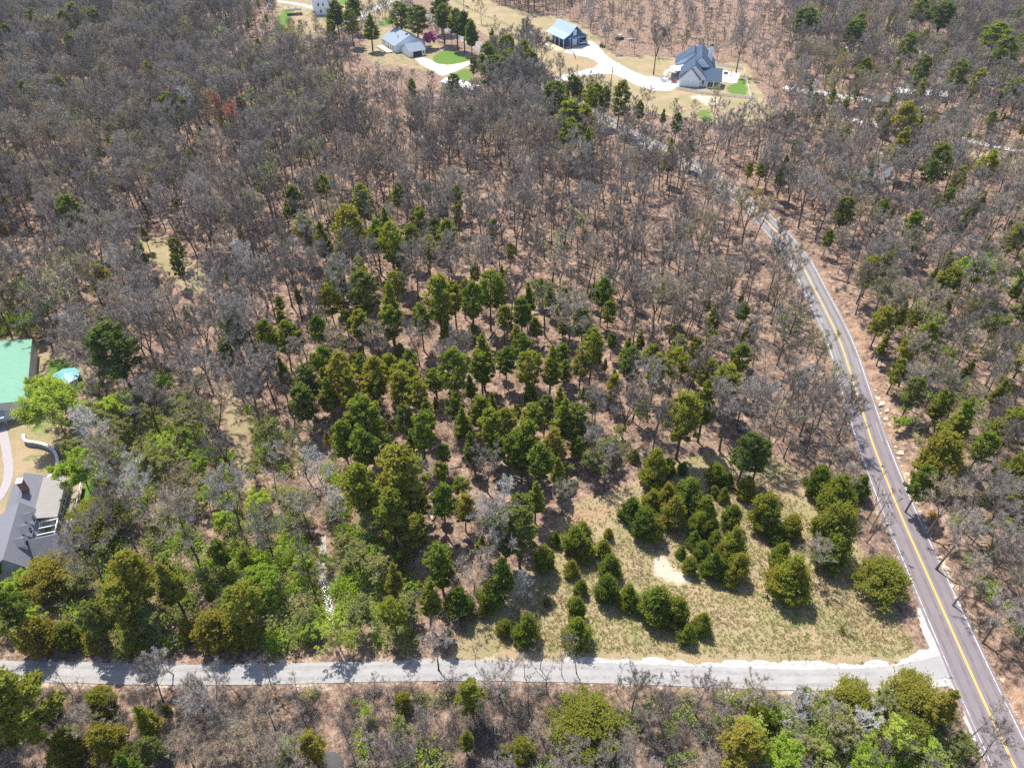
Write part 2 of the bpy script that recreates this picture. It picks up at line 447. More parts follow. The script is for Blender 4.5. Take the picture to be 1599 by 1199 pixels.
m, nt, b = mat('forest_floor', .95, .1)
pos = geopos(nt)
n_big = noise(nt, pos, .05, 4); n_mid = noise(nt, pos, .45, 5); n_fine = noise(nt, pos, 3.1, 6, .85)
vor = nt.nodes.new('ShaderNodeTexVoronoi'); vor.inputs['Scale'].default_value = 4.5; nt.links.new(pos, vor.inputs['Vector'])
leaf = mixc(nt, n_big, ramp(nt, n_mid, [(.3, (.095, .06, .043)), (.5, (.20, .128, .094)), (.7, (.335, .245, .195))]), ramp(nt, n_mid, [(.3, (.10, .07, .048)), (.5, (.21, .148, .108)), (.7, (.345, .262, .20))]))
leaf = mixc(nt, math_(nt, 'MULTIPLY', vor.outputs['Color'], .6), leaf, ramp(nt, n_fine, [(.3, (.055, .036, .026)), (.5, (.225, .145, .105)), (.7, (.44, .345, .275))]))
mottle_shade = noise(nt, pos, 1.15, 6, .72)  # random mottling: litter texture, with twig shade painted into the colour
leaf = mixc(nt, 1.0, leaf, ramp(nt, mottle_shade, [(.36, (.42, .38, .36)), (.5, (.95, .95, .95)), (.64, (1.4, 1.36, 1.32))]), 'MULTIPLY')
dry = mixc(nt, n_mid, ramp(nt, n_fine, [(.25, (.17, .12, .08)), (.55, (.30, .225, .145)), (.8, (.41, .33, .22))]), ramp(nt, n_fine, [(.25, (.12, .125, .045)), (.6, (.225, .225, .085)), (.85, (.31, .30, .13))]))
dry = mixc(nt, ramp(nt, noise(nt, pos, .13, 3), [(.42, (0, 0, 0)), (.62, (1, 1, 1))]), dry, ramp(nt, n_fine, [(.3, (.25, .18, .11)), (.7, (.37, .28, .18))]))
green = ramp(nt, n_fine, [(.25, (.055, .10, .018)), (.55, (.10, .175, .03)), (.8, (.18, .24, .06))])
dirt = ramp(nt, n_fine, [(.25, (.30, .235, .165)), (.5, (.45, .375, .285)), (.8, (.62, .555, .45))])
claycol = ramp(nt, n_fine, [(.25, (.18, .105, .065)), (.5, (.31, .195, .12)), (.8, (.45, .34, .24))])
ca = node(nt, 'ShaderNodeAttribute', attribute_name='cover')
sp = nt.nodes.new('ShaderNodeSeparateColor'); nt.links.new(ca.outputs['Color'], sp.inputs[0])
nz = math_(nt, 'MULTIPLY', math_(nt, 'SUBTRACT', math_(nt, 'ADD', math_(nt, 'MULTIPLY', n_mid, .6), math_(nt, 'MULTIPLY', n_fine, .4)), .5), 1.9)
def cov(x):
    t = math_(nt, 'ADD', x, nz)
    return ramp(nt, t, [(.38, (0, 0, 0)), (.62, (1, 1, 1))])
def gate(x):      # keeps the noise from spilling far outside an outline
    return math_(nt, 'MULTIPLY', cov(x), math_(nt, 'MULTIPLY', x, 5.0, True))
col = mixc(nt, gate(sp.outputs[0]), leaf, dry)
col = mixc(nt, gate(ca.outputs['Alpha']), col, claycol)
col = mixc(nt, gate(sp.outputs[2]), col, dirt)
col = mixc(nt, gate(sp.outputs[1]), col, green)
nt.links.new(col, b.inputs['Base Color'])
bump(nt, b, math_(nt, 'ADD', n_fine, vor.outputs['Distance']), .12, .8)
gm.materials.append(m)
tag(link(bpy.data.objects.new('ground', gm)), 'leaf covered forest floor with grassy clearings and lawns', kind='structure')

# ------------------------------------------------------------------ roads
m, nt, b = mat('asphalt', .85, .25)
pos = geopos(nt)
f1 = noise(nt, pos, .25, 4); f2 = noise(nt, pos, 9, 3); f3 = noise(nt, pos, 1.2, 6, .75)
sx = nt.nodes.new('ShaderNodeSeparateXYZ'); nt.links.new(pos, sx.inputs[0])
old = ramp(nt, math_(nt, 'ADD', math_(nt, 'MULTIPLY', math_(nt, 'SUBTRACT', sx.outputs[1], 118), 1 / 45), math_(nt, 'SUBTRACT', f1, .5)), [(.0, (0, 0, 0)), (.6, (1, 1, 1))])
c_new = ramp(nt, f1, [(.3, (.145, .122, .132)), (.7, (.178, .152, .162))])
c_old = ramp(nt, f3, [(.3, (.145, .132, .132)), (.7, (.225, .21, .205))])
c = mixc(nt, old, c_new, c_old)
c = mixc(nt, .16, c, ramp(nt, f2, [(.3, (.10, .09, .10)), (.7, (.30, .28, .28))]))
c = mixc(nt, math_(nt, 'MULTIPLY', ramp(nt, f3, [(.62, (0, 0, 0)), (.8, (1, 1, 1))]), .35), c, (.30, .275, .28))
nt.links.new(c, b.inputs['Base Color']); bump(nt, b, f2, .01)
M['asphalt'] = m
def worn_paint(name, c, lo):
    m, nt, b = mat(name, .6, .3)
    pos = geopos(nt); f = noise(nt, pos, 2.6, 6, .75); g = noise(nt, pos, .12, 2)
    w = ramp(nt, math_(nt, 'ADD', math_(nt, 'MULTIPLY', f, .75), math_(nt, 'MULTIPLY', g, .4)), [(lo, (1, 1, 1)), (lo + .07, (0, 0, 0))])
    nt.links.new(mixc(nt, w, c, (.25, .225, .225)), b.inputs['Base Color'])
    return m
M['yellow_paint'] = worn_paint('yellow_paint', (.58, .37, .07), .40)
M['white_paint'] = worn_paint('white_paint', (.56, .55, .53), .53)
road = ribbon('two_lane_road', ROAD, [-3.75, -1.9, 0, 1.9, 3.75], 0.0, M['asphalt'], ragged=.1)
tag(road, 'purplish grey two lane road curving through the woods', kind='structure')
for s in (-1, 1):
    ribbon('yellow_line', ROAD, [s * .11 - .075, s * .11 + .075], .008, M['yellow_paint'], road)
    ribbon('edge_line', ROAD, [s * 3.25 - .065, s * 3.25 + .065], .008, M['white_paint'], road)
# short pale patches of sealed cracks along the wheel paths
for k in range(26):
    i = random.randint(18, 95); o = random.choice([-2.6, -1.2, 1.3, 2.5]) + random.uniform(-.3, .3)
    seg = ROAD[i:i + random.randint(2, 4)]
    if k == 0: M['sealed'] = noisy('sealed_crack', (.26, .25, .25), (.36, .34, .34), 3)
    ribbon('sealed_crack', seg, [o, o + .10], .012, M['sealed'], road, ragged=.04)

m, nt, b = mat('old_chipseal', .9, .15)
pos = geopos(nt); f1 = noise(nt, pos, .3, 5, .7); f2 = noise(nt, pos, 7, 4); f3 = noise(nt, pos, 1.6, 7, .8)
c = ramp(nt, f1, [(.3, (.215, .21, .205)), (.7, (.30, .292, .287))])
c = mixc(nt, .22, c, ramp(nt, f2, [(.3, (.18, .17, .17)), (.7, (.46, .44, .43))]))
c = mixc(nt, math_(nt, 'MULTIPLY', ramp(nt, f3, [(.6, (0, 0, 0)), (.75, (1, 1, 1))]), .5), c, (.47, .42, .35))
c = mixc(nt, math_(nt, 'MULTIPLY', ramp(nt, f3, [(.25, (1, 1, 1)), (.36, (0, 0, 0))]), .45), c, (.18, .165, .16))
nt.links.new(c, b.inputs['Base Color']); bump(nt, b, f2, .015)
M['chipseal'] = m
M['white_gravel'] = noisy('white_gravel', (.24, .225, .205), (.52, .505, .485), 1.1, .9, .15, .03, 7)
M['pale_gravel'] = noisy('pale_gravel', (.36, .345, .33), (.53, .515, .50), .8, .9, .15, .02, 7)
M['lane_gravel'] = noisy('lane_gravel', (.30, .28, .265), (.44, .41, .385), .7, .9, .15, .02, 7)
M['concrete'] = noisy('concrete', (.36, .315, .265), (.46, .41, .355), .5, .85, .2, 0, 6)
M['paving'] = noisy('paving', (.25, .225, .235), (.34, .305, .315), 2.5, .85, .2, .01, 6)
lane = ribbon('side_lane', LANE, [-1.75, -.6, .6, 1.75], -.004, M['chipseal'], ragged=.06)
tag(lane, 'pale grey side lane joining the two lane road', kind='structure')
M['track'] = noisy('wheel_track', (.20, .19, .185), (.29, .28, .27), 1.1, .9, .15, 0, 7)
for s in (-1, 1):
    ribbon('wheel_track', LANE[:-6], [s * .85 - .28, s * .85, s * .85 + .28], .001, M['track'], lane, ragged=.14)
M['asphalt_track'] = noisy('asphalt_track', (.118, .102, .108), (.165, .145, .15), .8, .85, .2, 0, 7)
for o in (-2.55, -.95, .95, 2.55):
    ribbon('wheel_track', ROAD[:170], [o - .24, o, o + .24], .004, M['asphalt_track'], road, ragged=.10)
i0 = int(np.argmin(np.abs(LANE[:, 0] - W(885, 1048)[0])))
sh = spline(LANE[i0:-5], .45)
wid = lambda i: -(1.9 + .35 + .75 * min(1, i / 60) * (1 + .5 * math.sin(i * .11)) + .3 * math.sin(i * .26) + .22 * math.sin(i * .7 + 1))
tag(ribbon('gravel_shoulder', sh, [wid, -1.62], -.014, M['white_gravel'], ragged=.22), 'white crushed stone shoulder along the side lane', kind='structure')
apron = [W(1356, 1043), (W(1400, 1036)), W(1432, 1018), W(1440, 992), W(1432, 950), W(1439, 948), W(1461, 990), W(1490, 1052), W(1516, 1105), W(1500, 1090), W(1478, 1074), W(1420, 1077), W(1366, 1078)]
tag(sheet('junction_apron', apron, -.009, M['white_gravel'], ragged=.12), 'fan of pale gravel where the lane meets the road', kind='structure')
tag(sheet('roadside_gravel', [W(1503, 1098), W(1512, 1110), W(1531, 1148), W(1560, 1199), W(1545, 1199), W(1520, 1160), W(1502, 1120)], -.006, M['lane_gravel'], ragged=.15), 'grey gravel strip beside the two lane road', kind='structure')

def way(name, pts, w, mt, label, z=.03, rag=.15):
    ln = spline([W(*p) for p in pts], 2.0)
    return tag(ribbon(name, ln, [-w / 2, 0, w / 2], z, mt, ragged=rag), label, kind='structure')
dr = [W(*p) for p in [(866, 124), (880, 117), (905, 112), (928, 106), (934, 100), (930, 95), (918, 90), (902, 87), (880, 82), (884, 78), (900, 74), (916, 70), (918, 64), (926, 65), (938, 77), (950, 90), (965, 99), (985, 110), (1010, 120), (1036, 122), (1062, 121), (1060, 134), (1048, 142), (1020, 142), (995, 134), (975, 124), (958, 116), (940, 115), (905, 119), (872, 130)]]
tag(sheet('driveway', dr, .02, M['pale_gravel'], ragged=.18), 'white gravel drive joining the blue barn and farmhouse', kind='structure')
way('front_walk', [(1036, 122), (1040, 113), (1046, 109), (1060, 109)], 1.6, M['pale_gravel'], 'pale walk curving to the white farmhouse door', .03, .02)
dv = [W(*p) for p in [(660, 90), (670, 92), (683, 100), (700, 102), (718, 99), (735, 95), (736, 100), (712, 112), (690, 119), (672, 110), (655, 100), (648, 92)]]
tag(sheet('house_driveway', dv, .03, M['concrete'], thick=.12), 'tan concrete drive in front of the open garage', kind='structure')
way('garden_path', [(-14, 790), (0, 775), (10, 755), (14, 735), (12, 715), (8, 690), (3, 665), (6, 652)], 1.75, M['paving'], 'mauve paved path winding past the grey house', .04, .02)
way('upper_gravel_lane', [(1225, 136), (1256, 142), (1324, 152), (1384, 160), (1440, 166)], 5.0, M['pale_gravel'], 'pale gravel lane among trees beyond the road')
way('lower_gravel_lane', [(1300, 178), (1339, 189), (1394, 200), (1440, 206), (1481, 211), (1511, 219), (1549, 228), (1610, 240), (1680, 256)], 3.6, M['lane_gravel'], 'grey gravel lane crossing the woods above the field')
way('far_gravel_drive', [(1318, 84), (1330, 72), (1347, 62), (1375, 66), (1405, 70), (1440, 81), (1470, 92)], 4.4, M['lane_gravel'], 'far gravel drive half hidden by trees')
way('neighbour_drive', [(430, 2), (470, 8), (560, 30), (572, 20), (590, 12), (612, 2)], 5.0, M['lane_gravel'], 'grey drive beside the far white house')
patio = [W(*p) for p in [(1127, 110), (1156, 115), (1150, 130), (1136, 129), (1124, 127)]]
tag(sheet('patio', patio, .06, plain('white_concrete', (.66, .64, .61), .8), thick=.2), 'white concrete patio inside the picket fence', kind='structure')

# ------------------------------------------------------------------ creek: pale stone bed with bright riffles and painted glints
M['creek_bed'] = noisy('creek_bed', (.16, .135, .10), (.36, .33, .28), 1.1, .8, .3, .05, 7)
m, nt, b = mat('creek_water', .12, .5)
f = noise(nt, geopos(nt), 1.6, 6, .8)
nt.links.new(ramp(nt, f, [(.46, (.05, .05, .045)), (.54, (.30, .30, .30)), (.60, (.72, .74, .76))]), b.inputs['Base Color'])  # white of foam and sun glints painted into the water colour
bump(nt, b, f, .12)
M['creek_water'] = m
def creek_strip(name, a, bb, w, mt, label, dz):
    ln = CREEK[a:bb]
    o = ribbon(name, ln, [lambda i: -w * (.6 + .5 * random.random()), lambda i: 0, lambda i: w * (.6 + .5 * random.random())], 0, mt)
    for v in o.data.vertices:
        v.co.z = gz(v.co.x, v.co.y) + dz
    tag(o, label, kind='structure'); return o
ca_ = int(np.argmin(np.abs(CREEK[:, 1] - W(492, 740)[1]))); cb_ = int(np.argmin(np.abs(CREEK[:, 1] - W(518, 978)[1])))
cw = int(np.argmin(np.abs(CREEK[:, 1] - W(508, 890)[1])))
creek_strip('creek_bed', cw - 3, cb_ + 1, .8, M['creek_bed'], 'pale stony bed of the small creek', .06)
creek_strip('creek_water', cw, cb_ + 1, .6, M['creek_water'], 'white riffles and painted glints of the small creek', .12)
m, nt, b = mat('dark_water', .05, .5); b.inputs['Base Color'].default_value = (.02, .022, .02, 1)
pl = sheet('stream_pool', [W(*p) for p in [(500, 1172), (522, 1168), (535, 1180), (532, 1210), (505, 1215), (494, 1195)]], 0, m, ragged=.1)
pl.location.z = gz(*W(515, 1190)[:2]) + .25
tag(pl, 'small dark pool of still water below the lane', kind='structure')

# ------------------------------------------------------------------ buildings
M['shingle_grey'] = noisy('shingle_grey', (.12, .122, .14), (.20, .20, .225), 6.0, .9, .15, .015, 7)
M['shingle_navy'] = noisy('shingle_navy', (.03, .052, .09), (.055, .085, .135), 4.0, .85, .2, .015, 7)
M['shingle_sage'] = noisy('shingle_sage', (.17, .215, .26), (.25, .30, .345), 3.0, .9, .15, .015, 7)
M['felt_roof'] = lined('felt_roof', (.25, .235, .215), 1.0, 1, .004, .9, .9, .15)
M['tin_green'] = lined('tin_green', (.15, .30, .215), .92, 1, .02, .88, .75, .15)
M['tin_grey'] = lined('tin_grey', (.26, .335, .42), .6, 1, .02, .85, .7, .2)
M['tin_white'] = lined('tin_white', (.68, .69, .71), .7, 0, .02, .9, .7, .2)
M['wall_tan'] = lined('wall_tan', (.68, .67, .66), .6, 0, .015, .85, .6, .3)
M['siding_white'] = lined('siding_white', (.86, .88, .92), .3, 2, .006, .92, .6, .3)
M['siding_bluegrey'] = lined('siding_bluegrey', (.34, .39, .44), .25, 2, .015, .85, .7, .2)
M['siding_blue'] = lined('siding_blue', (.035, .105, .28), .4, 0, .015, .85, .6, .3)
M['trim'] = plain('trim', (.74, .74, .73), .6)
M['glass'] = plain('glass', (.025, .035, .05), .12, .5)
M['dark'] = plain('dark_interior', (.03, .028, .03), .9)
M['wood'] = noisy('weathered_wood', (.20, .15, .105), (.34, .27, .20), 3.0, .9)
M['post_wood'] = noisy('post_wood', (.14, .11, .085), (.25, .205, .16), 4.0, .9)
m, nt, b = mat('brick', .9, .15)
bt = nt.nodes.new('ShaderNodeTexBrick'); bt.inputs['Scale'].default_value = 4.0
bt.inputs['Color1'].default_value = (.28, .10, .065, 1); bt.inputs['Color2'].default_value = (.20, .075, .05, 1); bt.inputs['Mortar'].default_value = (.35, .31, .27, 1)
mp = nt.nodes.new('ShaderNodeMapping'); mp.inputs['Rotation'].default_value = (R(90), 0, 0); nt.links.new(objco(nt), mp.inputs[0]); nt.links.new(mp.outputs[0], bt.inputs['Vector'])
nt.links.new(bt.outputs[0], b.inputs['Base Color'])
M['brick'] = m
M['stone'] = noisy('pale_stone', (.32, .26, .185), (.55, .485, .39), 1.6, .9, .15, .06, 8)
M['rubble'] = noisy('wall_stone', (.22, .20, .19), (.36, .33, .31), 3.0, .9, .15, .04, 7)
M['cap'] = noisy('cap_stone', (.52, .49, .44), (.68, .65, .60), 2.0, .85)
M['brown_stone'] = noisy('brown_stone', (.20, .13, .08), (.38, .28, .19), 3.0, .9, .15, .05, 7)
M['teal'] = lined('tin_teal', (.11, .30, .31), .8, 0, .015, .85, .5, .4)

def gable(par, rmat, wmat, x0, x1, y0, y1, ze0, ze1, zr, mid=None, axis='y', oh=.4, t=.16, wall=True, mids=None, inset=0.0):
    """gabled block: ridge along `axis`; eave heights ze0 / ze1, ridge zr at `mid`"""
    a0, a1, b0, b1 = (x0, x1, y0, y1) if axis == 'y' else (y0, y1, x0, x1)
    if mid is None: mid = (a0 + a1) / 2
    P = (lambda a, bb, z: (a, bb, z)) if axis == 'y' else (lambda a, bb, z: (bb, a, z))
    rf = MB()
    prof0 = [(mid, zr)] + ([mids[0]] if mids else []) + [(a0 - oh, ze0 - oh * (zr - ze0) / (mid - a0) * (.4 if mids else 1))]
    prof1 = [(mid, zr)] + ([mids[1]] if mids else []) + [(a1 + oh, ze1 - oh * (zr - ze1) / (a1 - mid) * (.4 if mids else 1))]
    for pr in (prof0, prof1):
        for (pa, za), (pb, zb) in zip(pr[:-1], pr[1:]):
            rf.slab([P(pa, b0 - oh, za), P(pa, b1 + oh, za), P(pb, b1 + oh, zb), P(pb, b0 - oh, zb)], t)
    roof = rf.build('roof', rmat, par)
    if wall:
        out = [(a0, 0), (a1, 0), (a1, ze1 - t - .03)] + ([(mids[1][0], mids[1][1] - t - .03)] if mids else []) + [(mid, zr - t - .05)] + ([(mids[0][0], mids[0][1] - t - .03)] if mids else []) + [(a0, ze0 - t - .03)]
        MB().prism(out, 1 if axis == 'y' else 0, b0 + inset, b1 - inset).build('wall', wmat, par)
    return roof
def window(par, c, w, h, face, name='window', trim=None, mull=True):
    """framed window or door on a wall facing -y, +x or -x; c = centre on the wall plane"""
    x, y, z = c; f, p = MB(), MB(); d = .06
    def bx(mb, u0, u1, z0, z1, d0, d1):
        if face == '-y': mb.box(x + u0, x + u1, y - d1, y - d0, z + z0, z + z1)
        elif face == '+x': mb.box(x + d0, x + d1, y + u0, y + u1, z + z0, z + z1)
        else: mb.box(x - d1, x - d0, y + u0, y + u1, z + z0, z + z1)
    e = .11
    bx(f, -w / 2 - e, -w / 2, -h / 2 - e, h / 2 + e, -.02, .08); bx(f, w / 2, w / 2 + e, -h / 2 - e, h / 2 + e, -.02, .08)
    bx(f, -w / 2, w / 2, h / 2, h / 2 + e, -.02, .08); bx(f, -w / 2, w / 2, -h / 2 - e, -h / 2, -.02, .08)
    if mull: bx(f, -.03, .03, -h / 2, h / 2, -.02, .07)
    bx(p, -w / 2, w / 2, -h / 2, h / 2, -.01, .03)
    o = f.build(name, trim or M['trim'], par); p.build('pane', M['glass'], o)
    return o
HOUSES = []
def house(name, label, cat, loc, rz):
    o = tag(empty(name, loc, rz), label, cat); HOUSES.append(o); return o

# --- grey house at the left edge
h = house('house', 'grey shingled house with brick chimney, dormers and flat roofed sunroom', 'house', (-86.0, 85.6, 0), R(17))
gable(h, M['shingle_grey'], M['siding_bluegrey'], -9.2, -3.6, 2.2, 11, 4.0, 4.6, 6.4, -6.3)
gable(h, M['shingle_grey'], M['siding_bluegrey'], -12.5, -3.0, -10.5, 2.3, 3.2, 4.0, 7.2, -5.3, oh=.3)
gable(h, M['shingle_grey'], M['siding_bluegrey'], -3.4, 3.8, -8.1, -3.9, 3.3, 3.6, 5.5, -5.9, axis='x', oh=.3)
MB().slab([(-4.2, .2, 4.75), (-4.2, 11.0, 4.75), (.25, 11.0, 3.75), (.25, .2, 3.75)], .2).build('sunroom_roof', M['felt_roof'], h)
MB().box(-3.55, -.1, .5, 10.7, 0, 3.5).build('sunroom_wall', M['siding_bluegrey'], h)
for k in range(5): window(h, (-.1, 1.5 + k * 2.0, 2.3), 1.5, 1.5, '+x')
for k, yy in enumerate((-.3, -3.2, -6.2)):
    x1 = -3.15
    dm = MB(); dm.slab([(-5.2, yy, 6.75), (x1 + .1, yy, 6.75), (x1 + .1, yy + 1.15, 5.75), (-4.4, yy + 1.15, 5.75)], .1); dm.slab([(-5.2, yy, 6.75), (x1 + .1, yy, 6.75), (x1 + .1, yy - 1.15, 5.75), (-4.4, yy - 1.15, 5.75)], .1)
    d = dm.build('dormer', M['shingle_grey'], h)
    MB().prism([(yy - 1.0, 4.0), (yy + 1.0, 4.0), (yy + 1.0, 5.72), (yy, 6.58), (yy - 1.0, 5.72)], 0, -4.8, x1).build('dormer_wall', M['trim'], d)
    f = MB(); f.box(x1, x1 + .05, yy - .45, yy + .45, 4.6, 5.7); f.build('pane', M['glass'], d)
c = MB().box(-6.0, -5.1, 6.3, 7.5, 3, 8.4).build('chimney', M['brick'], h)
MB().box(-6.12, -4.98, 6.18, 7.62, 8.4, 8.62).box(-5.8, -5.3, 6.6, 7.2, 8.62, 8.8).build('chimney_cap', M['cap'], c)
c = MB().box(3.85, 4.9, -4.9, -3.7, 0, 5.0).box(4.05, 4.75, -4.7, -3.9, 5.0, 6.3).build('chimney', M['brown_stone'], h)
MB().tube([(4.4, -4.3, 6.3), (4.4, -4.3, 6.8)], [.16, .16], 8).build('chimney_pot', M['trim'], c)
dk = MB().box(-3.0, 1.9, -3.8, .35, .8, 1.0).box(.05, 2.3, .35, 10.8, .8, 1.0).build('deck', M['wood'], h)
pg = MB()
for xx in (-2.9, .2): pg.box(xx - .08, xx + .08, -3.5, .4, 3.2, 3.42)
for yy in (-3.2, -1.6, -.1): pg.box(-3.0, .35, yy - .06, yy + .06, 3.43, 3.6)
for xx in (-2.9, .2):
    for yy in (-3.3, .1): pg.box(xx - .07, xx + .07, yy - .07, yy + .07, 1.0, 3.2)
pg.build('pergola', M['trim'], h)
rl = MB().box(2.2, 2.3, .4, 10.8, 1.9, 2.0)
for k in range(8): rl.box(2.2, 2.3, .4 + k * 1.45, .5 + k * 1.45, 1.0, 1.9)
rl.build('railing', M['trim'], h)
window(h, (1.2, -8.1, 2.0), 1.1, 1.0, '-y'); window(h, (-1.7, -8.1, 2.0), 1.1, 1.0, '-y')
window(h, (-3.0, .9, 2.8), .8, 1.2, '+x')

# --- green roofed metal building
h = house('metal_building', 'long tan metal building with low green ribbed roof', 'outbuilding', (-108.6, 118.2, 0), R(24.5))
Lb = 24.6
gable(h, M['tin_green'], M['wall_tan'], -22, 0, 0, Lb, 4.3, 4.3, 6.6, -11, oh=.25, t=.12)
MB().box(-.02, .28, -.3, Lb + .3, 4.05, 4.2).build('gutter', plain('gutter', (.42, .43, .42), .4), h)
pc = MB().slab([(-9.5, -2.2, 2.6), (-9.5, 0, 3.0), (-4.6, 0, 3.0), (-4.6, -2.2, 2.6)], .1)
for xx in (-9.3, -4.8): pc.box(xx - .08, xx + .08, -2.1, -1.95, 0, 2.5)
pc.build('porch_roof', M['siding_bluegrey'], h)
window(h, (-2.6, 0, 2.1), 1.2, .9, '-y'); window(h, (-7, 0, 1.1), 1.1, 2.1, '-y', 'door', mull=False)
window(h, (0, 9, 2.4), .9, .8, '+x'); window(h, (0, 12, 2.4), .9, .8, '+x')

# --- teal octagonal gazebo
g = W(109, 600)
h = house('gazebo', 'teal eight sided gazebo on green grass behind the metal building', 'gazebo', (g[0], g[1], 0), R(10))
r8 = lambda r, z, k: (r * math.cos(R(22.5 + 45 * k)), r * math.sin(R(22.5 + 45 * k)), z)
for k in range(8):
    MB().slab([r8(.05, 3.5, k), r8(.05, 3.5, k + 1), r8(3.3, 2.55, k + 1), r8(3.3, 2.55, k)], .08).build('roof_panel', M['teal'], h)
for k in range(8):
    p, qq = r8(2.85, 0, k), r8(2.85, 0, k + 1)
    if k % 2 == 0: MB().prism([(p[0], p[1]), (qq[0], qq[1]), (qq[0] * .97, qq[1] * .97), (p[0] * .97, p[1] * .97)], 2, 0, 2.5).build('wall_panel', M['siding_bluegrey'], h)
    MB().box(p[0] - .08, p[0] + .08, p[1] - .08, p[1] + .08, 0, 2.6).build('post', M['trim'], h)

# --- curved retaining wall
wl = spline([W(u, v, 1.0) for u, v in [(37, 679), (38, 686), (44, 690), (55, 691), (68, 694), (80, 700), (87, 709), (90, 720), (88, 732), (82, 741), (74, 747), (66, 750)]], .45)
acc = np.concatenate([[0], np.cumsum(np.linalg.norm(np.diff(wl, axis=0), axis=1))])
h = tag(empty('retaining_wall', (wl[0][0], wl[0][1], 0)), 'curved stone retaining wall with pale cap beside the grey house', 'wall')
nseg = int(acc[-1] / .95)
for k in range(nseg):
    s0, s1 = k * .95, k * .95 + .92
    p = np.array([np.interp(s0, acc, wl[:, 0]), np.interp(s0, acc, wl[:, 1])]); qq = np.array([np.interp(s1, acc, wl[:, 0]), np.interp(s1, acc, wl[:, 1])])
    d = qq - p; L = np.linalg.norm(d); ang = math.atan2(d[1], d[0]); hh = 1.15 + .04 * math.sin(k * 2.1)
    for nm, mm, wd, z0, z1 in (('stone_block', M['rubble'], .22, 0, hh), ('cap_stone', M['cap'], .29, hh, hh + .13)):
        o = MB().box(0, L, -wd, wd, z0, z1).build(nm, mm, h)
        o.location = (p[0] - wl[0][0], p[1] - wl[0][1], 0); o.rotation_euler = (0, 0, ang)

# --- white house with garage and redbud (far left of the top)
h = house('house', 'white house with grey green roof and open attached garage', 'house', (-52.4, 386.3, 0), R(31))
gable(h, M['shingle_sage'], M['siding_white'], -3, 14.5, 11.5, 29, 3.6, 3.6, 7.6, 6.2, oh=.4)
gable(h, M['shingle_sage'], M['siding_white'], 0, 8.8, 0, 9.8, 3.0, 3.0, 5.6, axis='x', oh=.4)
MB().box(2, 7, 9.8, 11.5, 0, 3.4).build('link_wall', M['siding_white'], h)
gd = MB().box(2.0, 6.9, -.06, .02, 0, 2.5).build('garage_dark_panel', M['dark'], h)  # near-black panel paints the unlit inside of the open garage
MB().box(1.8, 2.0, -.08, .02, 0, 2.7).box(6.9, 7.1, -.08, .02, 0, 2.7).box(2.0, 6.9, -.08, .02, 2.5, 2.7).build('door_frame', M['trim'], gd)
for yy, ww, hh2, zz in ((14, 1.6, 1.5, 1.9), (17, 1.2, 2.1, 1.4), (20, 1.2, 2.1, 1.4), (25.5, 1.3, 1.5, 2.0)): window(h, (-3, yy, zz), ww, hh2, '-x')
MB().box(-7.2, -3.05, 13, 27, .1, .5).build('patio', M['concrete'], h)
vt = MB()
for xx, yy in ((1.5, 17), (2.2, 18.5), (2.8, 22)): vt.box(xx, xx + .3, yy, yy + .3, 4.6, 6.4)
vt.build('roof_vents', M['dark'], h)['kind'] = 'stuff'
MB().box(7.5, 8.3, 0 - .05, .02, 1.2, 2.1).build('garage_window', M['glass'], h)

# --- blue barn with grey metal roof
h = house('barn', 'navy blue barn with grey metal roof and open side shed', 'barn', (27.2, 403.5, 0), R(29.5))
gable(h, M['tin_grey'], M['siding_blue'], 0, 15.6, -.2, 17.3, 4.5, 4.5, 10.0, 7.7, oh=.4, mids=((3.7, 6.4), (11.7, 6.4)), wall=False)
MB().prism([(3.8, 0), (11.6, 0), (11.6, 6.1), (7.7, 9.7), (3.8, 6.1)], 1, 1.0, 17).build('wall', M['siding_blue'], h)
MB().prism([(11.62, 0), (15.4, 0), (15.4, 4.3), (11.62, 6.05)], 1, 1.0, 17).build('side_wall', M['siding_blue'], h)
for yy in (.2, 4.4, 8.6, 12.8, 17): MB().box(.1, .35, yy - .12, yy + .12, 0, 4.4).build('post', M['trim'], h)
MB().box(15.2, 15.45, .1, .35, 0, 4.4).build('post', M['trim'], h)
d = MB().box(6.4, 9.2, .92, 1.0, 0, 3.3).build('barn_door', M['tin_white'], h)
d = MB().box(6.7, 8.7, .92, 1.0, 5.0, 7.9).build('loft_door', M['tin_white'], h)
MB().box(3.8, 15.4, .90, .97, 3.75, 3.95).box(4.9, 5.1, .90, .97, 0, 3.75).box(10.3, 10.5, .90, .97, 0, 3.75).build('door_track', M['trim'], h)
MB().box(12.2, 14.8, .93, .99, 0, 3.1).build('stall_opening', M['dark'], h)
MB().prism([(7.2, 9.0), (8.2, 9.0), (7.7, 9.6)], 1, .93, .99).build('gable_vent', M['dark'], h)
MB().box(.2, 3.6, 1.5, 16.8, .0, .08).build('shed_floor', M['dark'], h)

